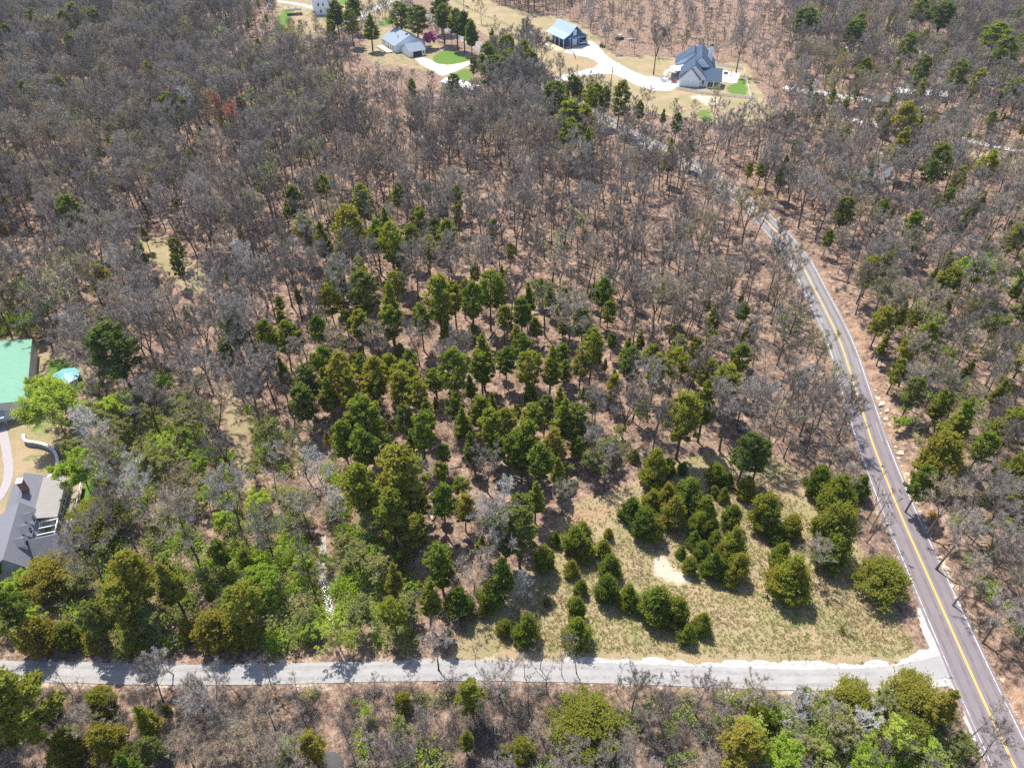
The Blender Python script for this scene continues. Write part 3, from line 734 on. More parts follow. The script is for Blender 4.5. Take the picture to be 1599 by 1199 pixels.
# --- white farmhouse with navy roofs
h = house('farmhouse', 'white farmhouse with steep navy roofs and tall white chimney', 'house', (77.8, 342.8, 0), R(-11.5))
gable(h, M['shingle_navy'], M['siding_white'], 0, 9.2, 0, 9, 3.5, 3.5, 8.3, oh=.4)
gable(h, M['shingle_navy'], M['siding_white'], .4, 12.4, 1.4, 14, 4.6, 3.6, 9.4, 6.1, oh=.35)
gable(h, M['shingle_navy'], M['siding_white'], 2.4, 16, 9, 31, 5.2, 4.2, 11.2, 8.9, oh=.4)
gable(h, M['shingle_navy'], M['siding_white'], -2.5, 8.6, 19.5, 30, 4.6, 6.0, 10.4, 5.6, oh=.4)
MB().slab([(9.6, 8.8, 6.3), (19.2, 8.8, 6.3), (19.2, -.6, 3.3), (12.2, -.6, 3.3)], .18).build('sunroom_roof', M['shingle_navy'], h)
MB().prism([(-.2, 0), (8.5, 0), (8.5, 5.9), (-.2, 3.15)], 0, 12.5, 18.7).build('sunroom_wall', M['siding_white'], h)
window(h, (14.1, -.2, 1.6), 2.5, 2.2, '-y'); window(h, (17.1, -.2, 1.6), 2.5, 2.2, '-y'); window(h, (10.8, 1.4, 1.9), 1.0, 1.9, '-y')
window(h, (18.7, 2.2, 1.7), 2.6, 2.0, '+x'); window(h, (-2.5, 24, 2.2), 1.4, 1.6, '-x')
c = MB().box(12.2, 14.2, 19.2, 21.0, 3, 13.0).build('chimney', M['siding_white'], h)
MB().box(12.05, 14.35, 19.05, 21.15, 13.0, 13.25).box(12.8, 13.6, 19.7, 20.5, 13.25, 13.6).build('chimney_cap', M['dark'], c)
pr = MB().slab([(-5.0, 9.5, 2.9), (-5.0, 19.5, 2.9), (2.4, 19.5, 4.6), (2.4, 9.5, 4.6)], .12)
pr.build('porch_roof', plain('porch_roof', (.40, .45, .52), .5), h)
for yy in (9.8, 14.4, 19.2): MB().box(-4.8, -4.6, yy - .1, yy + .1, 0, 2.8).build('porch_post', M['trim'], h)
MB().box(-4.9, 2.3, 9.6, 19.4, 0, .3).build('porch_floor', M['concrete'], h)
MB().box(-3.5, -1.2, 3.5, 8.5, .02, .25).build('flower_bed', noisy('mulch', (.22, .08, .05), (.34, .15, .10), 2), h)

# --- far white house with its deck
h = house('house', 'tall white sided house cut by the upper edge of the photo', 'house', (-119.4, 471.5, 0), R(17))
gable(h, M['shingle_grey'], M['siding_white'], 0, 9, 0, 13, 9.5, 9.5, 13)
gable(h, M['shingle_grey'], M['siding_white'], 9, 15, 4, 13, 6.5, 6.5, 9.5, axis='x')
window(h, (3.2, 0, 5.6), 1.1, 1.6, '-y'); window(h, (6, 0, 5.6), .9, 1.6, '-y'); window(h, (4.2, 0, 2), 1.0, 1.8, '-y')
dk = MB().box(-16, -7, 4, 11, 2.6, 2.85)
for xx in (-15.7, -11.5, -7.3): dk.box(xx - .12, xx + .12, 4.1, 4.35, 0, 2.6)
dk.build('deck', M['wood'], h)
rl = MB().box(-16.05, -7, 3.95, 4.08, 3.5, 3.75).box(-16.05, -15.93, 4.08, 11, 3.5, 3.75).box(-16.05, -7, 3.98, 4.05, 2.85, 3.4)
rl.build('railing', M['trim'], h)
for k, (x, y) in enumerate(((-14, 8), (-10, 7))):
    c0 = h.matrix_basis @ Vector((x, y, 2.86)); c0 = Vector((-119.4, 471.5, 0)) + Vector((x * math.cos(R(17)) - y * math.sin(R(17)), x * math.sin(R(17)) + y * math.cos(R(17)), 2.86))
    t = tag(empty('patio_table', c0), ('dark round patio table at the outer end of the far deck', 'dark round patio table nearer the far white house')[k], 'table', 'patio tables on the far deck')
    MB().tube([(0, 0, .68), (0, 0, .75)], [.75, .75], 12).build('table_top', M['dark'], t)
    MB().tube([(0, 0, 0), (0, 0, .68)], [.08, .08], 6).build('leg', M['dark'], t)
# --- sheds and roofs glimpsed between trees
sh1 = W(690, 137)
h = house('shed', 'long shed with a bright white metal roof behind bare trees', 'shed', (sh1[0], sh1[1], 0), R(-38))
gable(h, M['tin_white'], M['wall_tan'], 0, 19, 0, 6.5, 2.8, 2.8, 3.6, axis='x', oh=.3, t=.1)
w1 = W(1399, 154)
h = house('carport', 'white roofed carport among trees beside the upper gravel lane', 'carport', (w1[0], w1[1], 0), R(-15))
gable(h, M['tin_white'], M['wall_tan'], 0, 20, 0, 7, 2.7, 2.7, 3.7, axis='x', oh=.4, t=.1)
w1 = W(1362, 166)
h = house('cabin', 'small tan cabin among trees beside the upper gravel lane', 'cabin', (w1[0], w1[1], 0), R(-12))
gable(h, M['shingle_grey'], M['stone'], 0, 7, 0, 5, 2.5, 2.5, 4.0, axis='x')
w1 = W(419, 15)
h = house('playhouse', 'tiny playhouse with teal roof at the far lawn edge', 'playhouse', (w1[0], w1[1], 0), R(20))
gable(h, M['teal'], M['siding_white'], 0, 2.6, 0, 2.6, 1.7, 1.7, 2.7)

# ------------------------------------------------------------------ fences and poles
def post_fence(name, pts, label, cat, hgt, step, rails, pm, rm, pr=.07, pickets=0):
    ln = spline([W(*p) for p in pts], step * .5) if len(pts) > 2 and not pickets else np.array([W(*p)[:2] for p in pts])
    acc = np.concatenate([[0], np.cumsum(np.linalg.norm(np.diff(ln, axis=0), axis=1))])
    o = ln[0]; h = tag(empty(name, (o[0], o[1], 0)), label, cat)
    at = lambda s: np.array([np.interp(s, acc, ln[:, 0]), np.interp(s, acc, ln[:, 1])]) - o
    n = int(acc[-1] / step)
    pmesh = MB().tube([(0, 0, 0), (0, 0, hgt)], [pr, pr * .9], 5).mesh('post', pm)
    for k in range(n + 1):
        p = at(k * step); q = bpy.data.objects.new('post', pmesh); q.location = (p[0], p[1], 0); q.rotation_euler = (random.uniform(-.03, .03), random.uniform(-.03, .03), random.random() * 3); link(q, h)
    for z, t in rails:
        r = MB()
        for k in range(n):
            a, b2 = at(k * step), at((k + 1) * step); d = (b2 - a) / np.linalg.norm(b2 - a); nn = np.array([-d[1], d[0]]) * t * .5
            i = len(r.v); r.prism([tuple(a + nn), tuple(b2 + nn), tuple(b2 - nn), tuple(a - nn)], 2, z - t, z + t)
        r.build('rail', rm, h)
    if pickets:
        r = MB(); s = 0
        while s < acc[-1]:
            a, b2 = at(s), at(min(s + pickets * .55, acc[-1])); d = b2 - a; L = np.linalg.norm(d)
            if L > .02:
                nn = np.array([-d[1], d[0]]) / L * .02
                r.prism([tuple(a + nn), tuple(b2 + nn), tuple(b2 - nn), tuple(a - nn)], 2, .08, hgt - .05)
            s += pickets
        r.build('picket', rm, h)['kind'] = 'stuff'
    return h
post_fence('picket_fence', [(1057, 140), (1090, 146), (1172, 155), (1161, 109), (1118, 102)], 'white picket fence around the yard of the white farmhouse', 'fence', 1.35, 2.4, [(1.2, .05), (.35, .05)], M['trim'], M['trim'], .09, .22)
post_fence('pasture_fence', [(678, -14), (712, 4), (730, 14), (757, 27), (780, 36), (800, 45), (822, 54), (845, 65)], 'line of wooden posts and wire crossing the dry pasture', 'fence', 1.5, 3.4, [(1.3, .025), (.8, .025)], M['post_wood'], M['post_wood'], .13)
post_fence('pasture_fence', [(740, -20), (775, 5), (810, 17), (850, 28)], 'far fence line along the wooded edge of the pasture', 'fence', 1.5, 4.0, [(1.3, .025)], M['post_wood'], M['post_wood'], .12)
post_fence('yard_fence', [(885, 77), (893, 83), (897, 88), (899, 95)], 'short post fence beside the gravel drive of the blue barn', 'fence', 1.5, 2.6, [(1.3, .05), (.7, .05)], M['post_wood'], M['post_wood'], .13)
for (u, v), lab in (((953, 145), 'weathered utility pole beside the gravel drive'), ((725, 29), 'weathered utility pole at the edge of the dry pasture')):
    x, y, _ = W(u, v); h = tag(empty('utility_pole', (x, y, 0), R(35)), lab, 'utility pole', 'utility poles')
    MB().tube([(0, 0, 0), (0, 0, 11.5)], [.19, .12], 8).build('pole', M['post_wood'], h)
    MB().box(-1.2, 1.2, -.06, .06, 10.6, 10.75).build('cross_arm', M['post_wood'], h)
    for xx in (-1.0, 0, 1.0): MB().tube([(xx, 0, 10.75), (xx, 0, 11.0)], [.06, .04], 6).build('insulator', M['trim'], h)
    MB().tube([(.3, 0, 8.6), (.3, 0, 9.6)], [.22, .22], 8).build('transformer', plain('transformer', (.4, .42, .43), .5), h)

# ------------------------------------------------------------------ vehicles and small things
M['car_white'] = plain('car_white', (.74, .75, .77), .3, .5)
M['tyre'] = plain('tyre', (.02, .02, .02), .8)
def truck(loc, rz, label):
    h = tag(empty('pickup_truck', loc, rz), label, 'pickup truck')
    b = MB().prism([(-2.7, .45), (2.6, .45), (2.65, .95), (1.3, 1.1), (.75, 1.75), (-.75, 1.78), (-.95, 1.12), (-2.7, 1.12)], 1, -.92, .92)
    b.build('body', M['car_white'], h)
    MB().box(-2.55, -1.05, -.75, .75, 1.125, 1.13).build('bed', M['dark'], h)
    MB().prism([(1.27, 1.14), (.78, 1.70), (-.70, 1.72), (-.85, 1.16)], 1, -.94, .94).build('window', M['glass'], h)
    MB().slab([(1.30, -.75, 1.13), (1.30, .75, 1.13), (.80, .7, 1.73), (.80, -.7, 1.73)], .02).build('windscreen', M['glass'], h)
    for x in (-1.75, 1.7):
        for s in (-1, 1): MB().tube([(x, s * .98, .38), (x, s * .72, .38)], [.38, .38], 12).build('wheel', M['tyre'], h)
x, y, _ = W(910.5, 69)
truck((x, y, .04), R(205), 'white pickup truck parked at the blue barn doors')
x, y, _ = W(968, 62)
h = tag(empty('utility_vehicle', (x, y, 0), R(20), 1.35), 'dark utility buggy with silver cage parked under trees', 'utility vehicle')
MB().prism([(-1.4, .4), (1.4, .4), (1.45, .8), (.6, 1.0), (.4, .75), (-.4, .75), (-.5, 1.0), (-1.4, 1.0)], 1, -.7, .7).build('body', plain('buggy', (.05, .055, .08), .4), h)
cg = MB()
for s in (-.65, .65): cg.tube([(.7, s, .95), (.35, s, 1.85), (-.5, s, 1.85), (-.6, s, 1.0)], [.05] * 4, 5)
cg.box(-.55, .4, -.7, .7, 1.85, 1.92)
cg.build('roll_cage', plain('silver', (.6, .62, .65), .35, .5), h)
for xx in (-.95, 1.0):
    for s in (-1, 1): MB().tube([(xx, s * .85, .38), (xx, s * .6, .38)], [.38, .38], 10).build('wheel', M['tyre'], h)
x, y, _ = W(986, 63)
h = tag(empty('flat_trailer', (x, y, 0), R(5), 1.2), 'small pale flat trailer beside the dark buggy', 'trailer')
MB().box(-1.6, 1.6, -.7, .7, .5, .62).build('bed', M['concrete'], h); MB().box(1.6, 2.7, -.05, .05, .5, .6).build('tongue', M['dark'], h)
for s in (-1, 1): MB().tube([(0, s * .9, .32), (0, s * .72, .32)], [.32, .32], 10).build('wheel', M['tyre'], h)
x, y, _ = W(940, 74)
h = tag(empty('tractor', (x, y, 0), R(-60)), 'small dark green tractor at the edge of the gravel drive', 'tractor')
gm2 = plain('tractor_green', (.02, .07, .035), .4)
MB().prism([(-.6, .7), (1.7, .7), (1.75, 1.35), (.3, 1.4), (.2, 1.0), (-.6, 1.0)], 1, -.4, .4).build('body', gm2, h)
MB().box(-.6, .1, -.3, .3, 1.0, 1.15).box(-.65, -.5, -.3, .3, 1.15, 1.6).build('seat', M['dark'], h)
MB().box(-.75, -.6, -.6, -.5, .9, 2.3).box(-.75, -.6, .5, .6, .9, 2.3).box(-.75, -.6, -.5, .5, 2.2, 2.3).build('roll_bar', M['dark'], h)
for xx, s, r in ((-.4, -1, .7), (-.4, 1, .7), (1.3, -1, .42), (1.3, 1, .42)): MB().tube([(xx, s * .9, r), (xx, s * .5, r)], [r, r], 12).build('wheel', M['tyre'], h)
x, y, _ = W(1492, 195)
h = tag(empty('tarp_tent', (x, y, 0), R(15)), 'bright blue tarp pitched over a pile in the leafy woods', 'tarp')
MB().slab([(-1.9, -1.5, .1), (1.9, -1.4, .1), (1.6, 0, 2.0), (-1.6, 0, 2.1)], .05).slab([(-1.9, 1.5, .1), (1.9, 1.4, .1), (1.6, 0, 2.0), (-1.6, 0, 2.1)], .05).build('tarp', noisy('blue_tarp', (.02, .13, .42), (.05, .24, .60), 3, .5, .4, .1), h)
MB().box(-1.3, 1.3, -.7, .7, 0, 1.0).build('log_pile', M['wood'], h)
for u, v, lab, z in ((1133, 116.5, 'black grill table on the white patio', .06), (1141, 119, 'dark folded parasol on the white patio', .06)):
    x, y, _ = W(u, v)
    if 'grill' in lab:
        h = tag(empty('grill', (x, y, z), R(-10)), lab, 'grill'); MB().box(-1.1, 1.1, -.4, .4, .8, 1.1).build('hood', M['dark'], h); MB().box(-1.0, 1.0, -.35, .35, 0, .8).build('cabinet', M['rubble'], h)
    else:
        h = tag(empty('parasol', (x, y, z)), lab, 'parasol'); MB().tube([(0, 0, .4), (0, 0, 1.0), (0, 0, 2.6)], [.08, .28, .06], 8).build('canopy', M['dark'], h); MB().tube([(0, 0, 0), (0, 0, 2.7)], [.04, .04], 5).build('pole', M['dark'], h); MB().tube([(0, 0, 0), (0, 0, .12)], [.6, .5], 10).build('base', M['dark'], h)
# two cattle in the pasture: one skinned body each
def cow(u, v, rz, label):
    x, y, _ = W(u, v)
    V = [(0, 0, 1.05), (.65, 0, 1.1), (-.65, 0, 1.12), (1.0, 0, 1.3), (1.3, 0, 1.35), (1.55, 0, 1.15), (.6, .22, .75), (.62, .24, .4), (.6, .24, .04), (.6, -.22, .75), (.62, -.24, .4), (.6, -.24, .04),
         (-.68, .24, .78), (-.78, .25, .42), (-.7, .25, .04), (-.68, -.24, .78), (-.78, -.25, .42), (-.7, -.25, .04), (-.98, 0, 1.2), (-1.08, 0, .7)]
    E_ = [(0, 1), (0, 2), (1, 3), (3, 4), (4, 5), (1, 6), (6, 7), (7, 8), (1, 9), (9, 10), (10, 11), (2, 12), (12, 13), (13, 14), (2, 15), (15, 16), (16, 17), (2, 18), (18, 19)]
    rad = [.4, .36, .36, .2, .17, .1, .13, .08, .07, .13, .08, .07, .16, .08, .07, .16, .08, .07, .05, .04]
    me = bpy.data.meshes.new('cow'); me.from_pydata(V, E_, []); o = bpy.data.objects.new('cow', me); link(o)
    o.modifiers.new('skin', 'SKIN'); me.skin_vertices[0].data[0].use_root = True
    for i, r in enumerate(rad): me.skin_vertices[0].data[i].radius = (r, r)
    s = o.modifiers.new('sub', 'SUBSURF'); s.levels = 1; s.render_levels = 1
    m, nt, b = mat('cow_hide', .8); f = noise(nt, objco(nt), 1.1, 1)
    nt.links.new(ramp(nt, f, [(.52, (.02, .017, .015)), (.56, (.6, .57, .52))]), b.inputs['Base Color']); me.materials.append(m)
    o.location = (x, y, 0); o.rotation_euler = (0, 0, rz); tag(o, label, 'cow', 'cattle in the pasture')
cow(730, 13.5, R(160), 'black and white cow standing by the pasture fence')
cow(739, 4, R(30), 'brown and white cow higher up the pasture'.replace('brown', 'dark'))

# ------------------------------------------------------------------ rocks
def rock_mesh(seed):
    r = np.random.default_rng(seed)
    import bmesh
    bm = bmesh.new(); bmesh.ops.create_icosphere(bm, subdivisions=2, radius=1.0)
    pl = [(Vector(r.normal(0, 1, 3)).normalized(), r.uniform(.55, .85)) for _ in range(11)]
    for v in bm.verts:
        for n, d in pl:
            k = v.co.dot(n) - d
            if k > 0: v.co -= n * k
        v.co += Vector(r.normal(0, .025, 3))
    me = bpy.data.meshes.new('boulder'); bm.to_mesh(me); bm.free(); me.materials.append(M['stone'])
    return me
ROCKS = [rock_mesh(k) for k in range(5)]
BOULDERS = [(1367, 610, 1.0), (1370, 622, 1.6), (1378, 632, 2.2), (1386, 640, 1.3), (1376, 646, 1.2), (1383, 655, 1.8), (1389, 664, 1.2), (1398, 687, .9), (1399, 698, 1.1), (1405, 708, 1.9), (1403, 716, 1.0), (1409, 728, 1.0), (1417, 741, 1.3), (1421, 751, 1.0), (1420, 760, .9), (1426, 772, .9),
            (1431, 786, .9), (1437, 800, 1.0), (1444, 813, 1.4), (1446, 824, .8), (1466, 871, 1.2), (1471, 879, 1.3), (1478, 888, 1.6), (1482, 903, 1.1), (1487, 915, 1.0), (1493, 934, .9), (1499, 946, .8), (1524, 985, .9), (1565, 1062, 1.1),
            (852, 628, 2.4), (675, 809, 1.8), (325, 577, 1.2)]

# ------------------------------------------------------------------ trees: prototypes
def unit(v): return v / (np.linalg.norm(v) + 1e-9)
def bare_proto(seed, h=15.0, cw=8.0, first=.38, nl=17, fork=0, up=.75, dens=1.0, tw=.030, bark='bark', twig='twig', leaves=None, leaf_n=0, leaf_s=.2, tr=1.0):
    """leafless hardwood: trunk and limbs as tubes, spray of real twigs; returns (trunk mesh, crown mesh)"""
    r = np.random.default_rng(seed)
    T, C = MB(), MB(); tv, tt = [], []; lv = []
    def twigtri(p, d, L, w):
        s = unit(np.cross(d, r.normal(0, 1, 3))) * w
        i = len(tv); tv.extend([p - s, p + s, p + d * L]); tt.append((i, i + 1, i + 2))
    def twigs(p, d, L, n):
        for _ in range(n):
            dd = unit(d + r.normal(0, .55, 3) + np.array([0, 0, .25])); l = L * r.uniform(.6, 1.25)
            twigtri(p, dd, l, tw)
            for _k in range(3):
                t = r.uniform(.2, .85); d2 = unit(dd + r.normal(0, .6, 3) + np.array([0, 0, .15]))
                twigtri(p + dd * l * t, d2, l * r.uniform(.45, .85), tw * .7)
                if leaves: lv.append(p + dd * l * t + d2 * l * .5)
            if leaves: lv.append(p + dd * l)
    leaders = []
    lean = r.normal(0, .025, 2)
    def path(p0, d, L, n, curl, wob):
        p = [np.array(p0, float)]; d = unit(np.array(d, float))
        for k in range(n):
            d = unit(d + np.array([0, 0, curl]) + r.normal(0, wob, 3)); p.append(p[-1] + d * L / n)
        return p
    r0 = .0135 * h * tr
    if fork:
        hb = h * r.uniform(.25, .42)
        base = path((0, 0, -.15), (lean[0], lean[1], 1), hb, 4, .0, .03)
        T.tube(base, [r0 * 1.35] + [r0 * (1 - .08 * k) for k in range(4)], 7, cap=False)
        a0 = r.uniform(0, 6.28)
        for k in range(fork):
            a = a0 + k * 6.283 / fork + r.normal(0, .3); o = r.uniform(.28, .5)
            lp = path(base[-1], (math.cos(a) * o, math.sin(a) * o, 1), (h - hb) * r.uniform(.82, 1.0), 6, .05, .05)
            rr = [r0 * .62 * (1 - .14 * j) for j in range(7)]
            T.tube(lp, rr, 6); leaders.append((lp, rr, 0.12))
    else:
        lp = path((0, 0, -.15), (lean[0], lean[1], 1), h * .97, 8, .0, .035)
        rr = [r0 * 1.3] + [r0 * (1 - .115 * j) for j in range(1, 9)]
        T.tube(lp, rr, 7); leaders.append((lp, rr, first))
    per = max(4, int(nl / len(leaders))); az = r.uniform(0, 6.28)
    for lp, rr, f0 in leaders:
        n = len(lp) - 1
        for k in range(per):
            t = f0 + (1 - f0) * ((k + .5) / per) ** .9 + r.normal(0, .015); t = min(max(t, .05), .985)
            j = min(int(t * n), n - 1); q = t * n - j
            p = lp[j] * (1 - q) + lp[j + 1] * q; rad = rr[j] * (1 - q) + rr[j + 1] * q
            az += 2.4 + r.normal(0, .35); s = max(0.0, (t - f0) / (1 - f0))
            L = cw * .5 * (1.12 - .75 * s ** 1.5) * r.uniform(.72, 1.15) * (.8 if fork else 1)
            el = up * (.55 + .75 * s)
            lb = path(p, (math.cos(az), math.sin(az), el), L * 1.15, 4, .10, .11)
            lr = [max(.02, rad * .52 * (1 - .2 * i)) for i in range(5)]
            T.tube(lb, lr, 5)
            ns = max(3, int(6 * dens * (.6 + .5 * L / (cw * .5))))
            for i in range(ns):
                t2 = .22 + .78 * (i + r.random()) / ns; jj = min(int(t2 * 4), 3); qq = t2 * 4 - jj
                pp = lb[jj] * (1 - qq) + lb[jj + 1] * qq; dd = unit(lb[jj + 1] - lb[jj])
                d2 = unit(dd + r.normal(0, .62, 3) + np.array([0, 0, .3])); l2 = L * r.uniform(.25, .45)
                sb = path(pp, d2, l2, 2, .12, .12)
                C.tube(sb, [max(.018, lr[jj] * .4), .016, .010], 3, cap=False)
                for z in range(max(2, int(5 * dens))):
                    t3 = .3 + .7 * r.random(); a = sb[0] * (1 - t3) + sb[-1] * t3
                    twigs(a, unit(sb[-1] - sb[0]), .085 * cw * r.uniform(.8, 1.3), 3)
            twigs(lb[-1], unit(lb[-1] - lb[-2]), .09 * cw, 4)
        twigs(lp[-1], np.array([0, 0, 1.]), .09 * cw, 5)
    tm = T.mesh('trunk', M[bark])
    V = np.array(C.v); F = []
    for f in C.f:
        F.append((f[0], f[1], f[2]));
        if len(f) == 4: F.append((f[0], f[2], f[3]))
    o = len(V); V = np.concatenate([V, np.array(tv)]); F = np.concatenate([np.array(F), np.array(tt) + o])
    tone = r.random(len(F)); mi = np.zeros(len(F), int); mats = [M[twig]]
    if leaves:
        lv = np.array(lv); lv = lv[r.random(len(lv)) < leaf_n]
        LV, LF, _ = leaf_tris(lv, leaf_s, r)
        F = np.concatenate([F, LF + len(V)]); V = np.concatenate([V, LV]); tone = np.concatenate([tone, r.random(len(LF))]); mi = np.concatenate([mi, np.ones(len(LF), int)]); mats.append(M[leaves])
    return tm, trimesh('crown', V, F, mats, tone, mi)
def leaf_tris(P, s, r, out=None, flat=.5):
    """two small crossing triangles per leaf cluster"""
    n = len(P)
    d1 = r.normal(0, 1, (n, 3)); d1[:, 2] *= flat
    if out is not None: d1 = d1 * .75 + out * 1.0
    d1 /= np.linalg.norm(d1, axis=1)[:, None] + 1e-9
    d2 = np.cross(d1, r.normal(0, 1, (n, 3))); d2 /= np.linalg.norm(d2, axis=1)[:, None] + 1e-9
    d3 = np.cross(d1, d2)
    sc = s * r.uniform(.6, 1.35, (n, 1))
    a = P - d2 * sc * .42; b = P + d2 * sc * .42; c = P + d1 * sc * 1.25
    if out is None:
        e = P - d3 * sc * .42 + d1 * sc * .1; f = P + d3 * sc * .42 + d1 * sc * .1; g = P + d1 * sc * 1.05 - d2 * sc * .2
    else:      # second spray lies flat on the clump like a shingle, so a clump catches the light on one side
        e = P - d2 * sc * .6 - d3 * sc * .5; f = P + d2 * sc * .6 - d3 * sc * .45; g = P + d3 * sc * .8 + d1 * sc * .25
    V = np.stack([a, b, c, e, f, g], 1).reshape(-1, 3)
    T = np.arange(n * 6).reshape(-1, 3)
    return V, T, np.repeat(np.arange(n), 2)
def cedar_proto(seed, h, w, c0, shape, matn, lobes=46, per=90, s=.27, trunk_r=.13, open_=0.0, lob=1.0):
    """red cedar: clumps of scale-leaf sprays on a crown envelope, darker gaps between them. c0 = height where the crown starts"""
    r = np.random.default_rng(seed)
    T = MB(); T.tube([(0, 0, -.15), (r.normal(0, .05), r.normal(0, .05), h * .5), (0, 0, h * .93)], [trunk_r * 1.2, trunk_r * .8, .03], 6)
    ch = h - c0
    def env(t):
        if shape == 'cone': return (1 - t) ** .8 * .95 * min(1, .45 + t * 4) + .06
        if shape == 'round': return math.sqrt(max(.02, 1 - abs(2 * (t * .92 + .02) - .86) ** 2.3)) if t > .05 else .75
        return (min(1, .5 + t * 2.2)) * math.sqrt(max(.02, 1 - (t * 1.0) ** 2.2)) + .05     # egg
    P, O, tn = [], [], []
    for k in range(lobes):
        t = ((k + .5) / lobes) ** (.95) if shape != 'cone' else 1 - math.sqrt(1 - (k + .5) / lobes)
        t = min(.985, max(.01, t + r.normal(0, .03))); a = k * 2.39996 + r.normal(0, .5)
        e = env(t) * w * .5 * r.uniform(.58, 1.2)
        lr = w * r.uniform(.10, .20) * lob * (.6 + .4 * env(t))
        c = np.array([math.cos(a) * max(0, e - lr * .8), math.sin(a) * max(0, e - lr * .8), c0 + ch * t])
        # each lobe sweeps outward and upward like a branch
        ax = unit(np.array([math.cos(a) * (1 - t * .7), math.sin(a) * (1 - t * .7), .55 + t]))
        n = int(per * r.uniform(.7, 1.2)); d = r.normal(0, 1, (n, 3)); d /= np.linalg.norm(d, axis=1)[:, None]
        d[:, 2] = np.where(d[:, 2] < -.2, -d[:, 2] * .6, d[:, 2])
        rad = lr * r.uniform(.45, 1.0, (n, 1)) ** .5
        p = c + d * rad * np.array([1, 1, .85]) + ax * (r.uniform(-.3, 1.0, (n, 1)) * lr * .9)
        far = r.random((n, 1)) < .16        # stray shoots past the clump
        p = np.where(far, p + (d * .35 + ax * .65 + np.array([0, 0, .25])) * lr * r.uniform(.3, 1.0, (n, 1)), p)
        P.append(p); O.append(d * .6 + ax * .7); tn.append(np.clip(r.normal(.5, .16) + r.normal(0, .12, n), 0, 1))
        if T is not None and c0 > .15 * h and k % 3 == 0:
            T.tube([(0, 0, c[2] - .5 * e), tuple(c)], [.05, .02], 4, cap=False)
    # loose inner sprays so the heart is dark but not empty
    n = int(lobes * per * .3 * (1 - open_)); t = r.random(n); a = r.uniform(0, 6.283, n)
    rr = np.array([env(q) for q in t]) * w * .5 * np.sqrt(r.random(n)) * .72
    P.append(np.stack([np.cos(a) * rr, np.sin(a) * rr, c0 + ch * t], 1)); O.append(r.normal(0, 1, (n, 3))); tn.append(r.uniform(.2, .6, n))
    P = np.concatenate(P); O = np.concatenate(O); tn = np.concatenate(tn)
    keep = P[:, 2] > .02; P, O, tn = P[keep], O[keep], tn[keep]
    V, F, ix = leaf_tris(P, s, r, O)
    return T.mesh('trunk', M['bark']), trimesh('crown', V, F, [M[matn]], tn[ix])

BH = 15.0
BARE = [bare_proto(100 + k, BH, *p) for k, p in enumerate([
    (8.4, .44, 16, 0, .9, 1.05), (9.6, .38, 20, 3, .85, 1.05), (7.0, .50, 15, 0, 1.15, 1.05), (10.2, .34, 19, 2, .75, 1.0), (8.2, .44, 19, 3, 1.0, 1.05), (9.0, .40, 18, 0, .85, 1.0), (6.8, .54, 14, 2, 1.2, 1.05)])]
SLIM = [bare_proto(140 + k, BH, *p, tr=.62) for k, p in enumerate([(4.8, .48, 12, 0, 1.0, .7), (5.4, .42, 12, 0, 1.15, .7), (4.8, .5, 10, 2, 1.1, .7), (5.8, .38, 13, 0, .9, .7)])]
WHITE = [bare_proto(160 + k, BH, *p, tw=.034, bark='white_bark', twig='white_bark') for k, p in enumerate([(8.0, .3, 18, 0, .85, 1.0), (9.0, .3, 18, 3, .8, 1.0)])]
GOLD = [bare_proto(170, BH, 9.0, .35, 17, 3, .7, .9, leaves='leaf_gold', leaf_n=.34, leaf_s=.2), bare_proto(171, BH, 8.0, .35, 16, 0, .8, .9, leaves='leaf_pale', leaf_n=.22, leaf_s=.2)]
RED = [bare_proto(175, BH, 8.0, .3, 18, 2, .8, 1.0, twig='red_twig', tw=.04, leaves='leaf_red', leaf_n=.3, leaf_s=.16)]
BUD = [bare_proto(176, BH, 9.0, .38, 18, 0, .8, .9, leaves='leaf_pale', leaf_n=.10, leaf_s=.2), bare_proto(177, BH, 8.4, .4, 18, 3, .8, .9, leaves='leaf_bright', leaf_n=.09, leaf_s=.2)]
LEAFY = [bare_proto(180, 9.0, 7.0, .14, 22, 3, .7, 1.0, leaves='leaf_bright', leaf_n=.8, leaf_s=.24), bare_proto(181, 9.0, 7.0, .12, 21, 2, .65, 1.0, leaves='leaf_pale', leaf_n=.7, leaf_s=.24), bare_proto(182, 9.0, 6.2, .2, 15, 0, .7, .8, leaves='leaf_bright', leaf_n=.6, leaf_s=.22)]
WILLOW = [bare_proto(190, 9.0, 10.5, .08, 40, 3, .4, 1.3, leaves='leaf_bright', leaf_n=.9, leaf_s=.22)]
REDBUD = [bare_proto(192, 5.0, 5.2, .1, 18, 3, .6, 1.0, leaves='blossom', leaf_n=1.0, leaf_s=.34)]
FOREST = [cedar_proto(200, 10, 3.2, 4.0, 'egg', 'cedar', 58, 62, .20, open_=.55, lob=.78), cedar_proto(201, 10, 3.1, 4.8, 'egg', 'cedar', 46, 60, .20, open_=.7, lob=.8), cedar_proto(202, 10, 3.0, 3.2, 'cone', 'cedar', 62, 60, .20, open_=.5, lob=.75), cedar_proto(203, 10, 3.4, 3.8, 'egg', 'cedar_olive', 54, 62, .20, open_=.6, lob=.8), cedar_proto(204, 10, 3.2, 3.6, 'egg', 'cedar_dark', 54, 60, .20, open_=.7, lob=.78), cedar_proto(205, 10, 3.3, 4.4, 'round', 'cedar', 46, 62, .20, open_=.6, lob=.8), cedar_proto(206, 10, 2.8, 3.6, 'cone', 'cedar_olive', 58, 60, .20, open_=.6, lob=.75)]
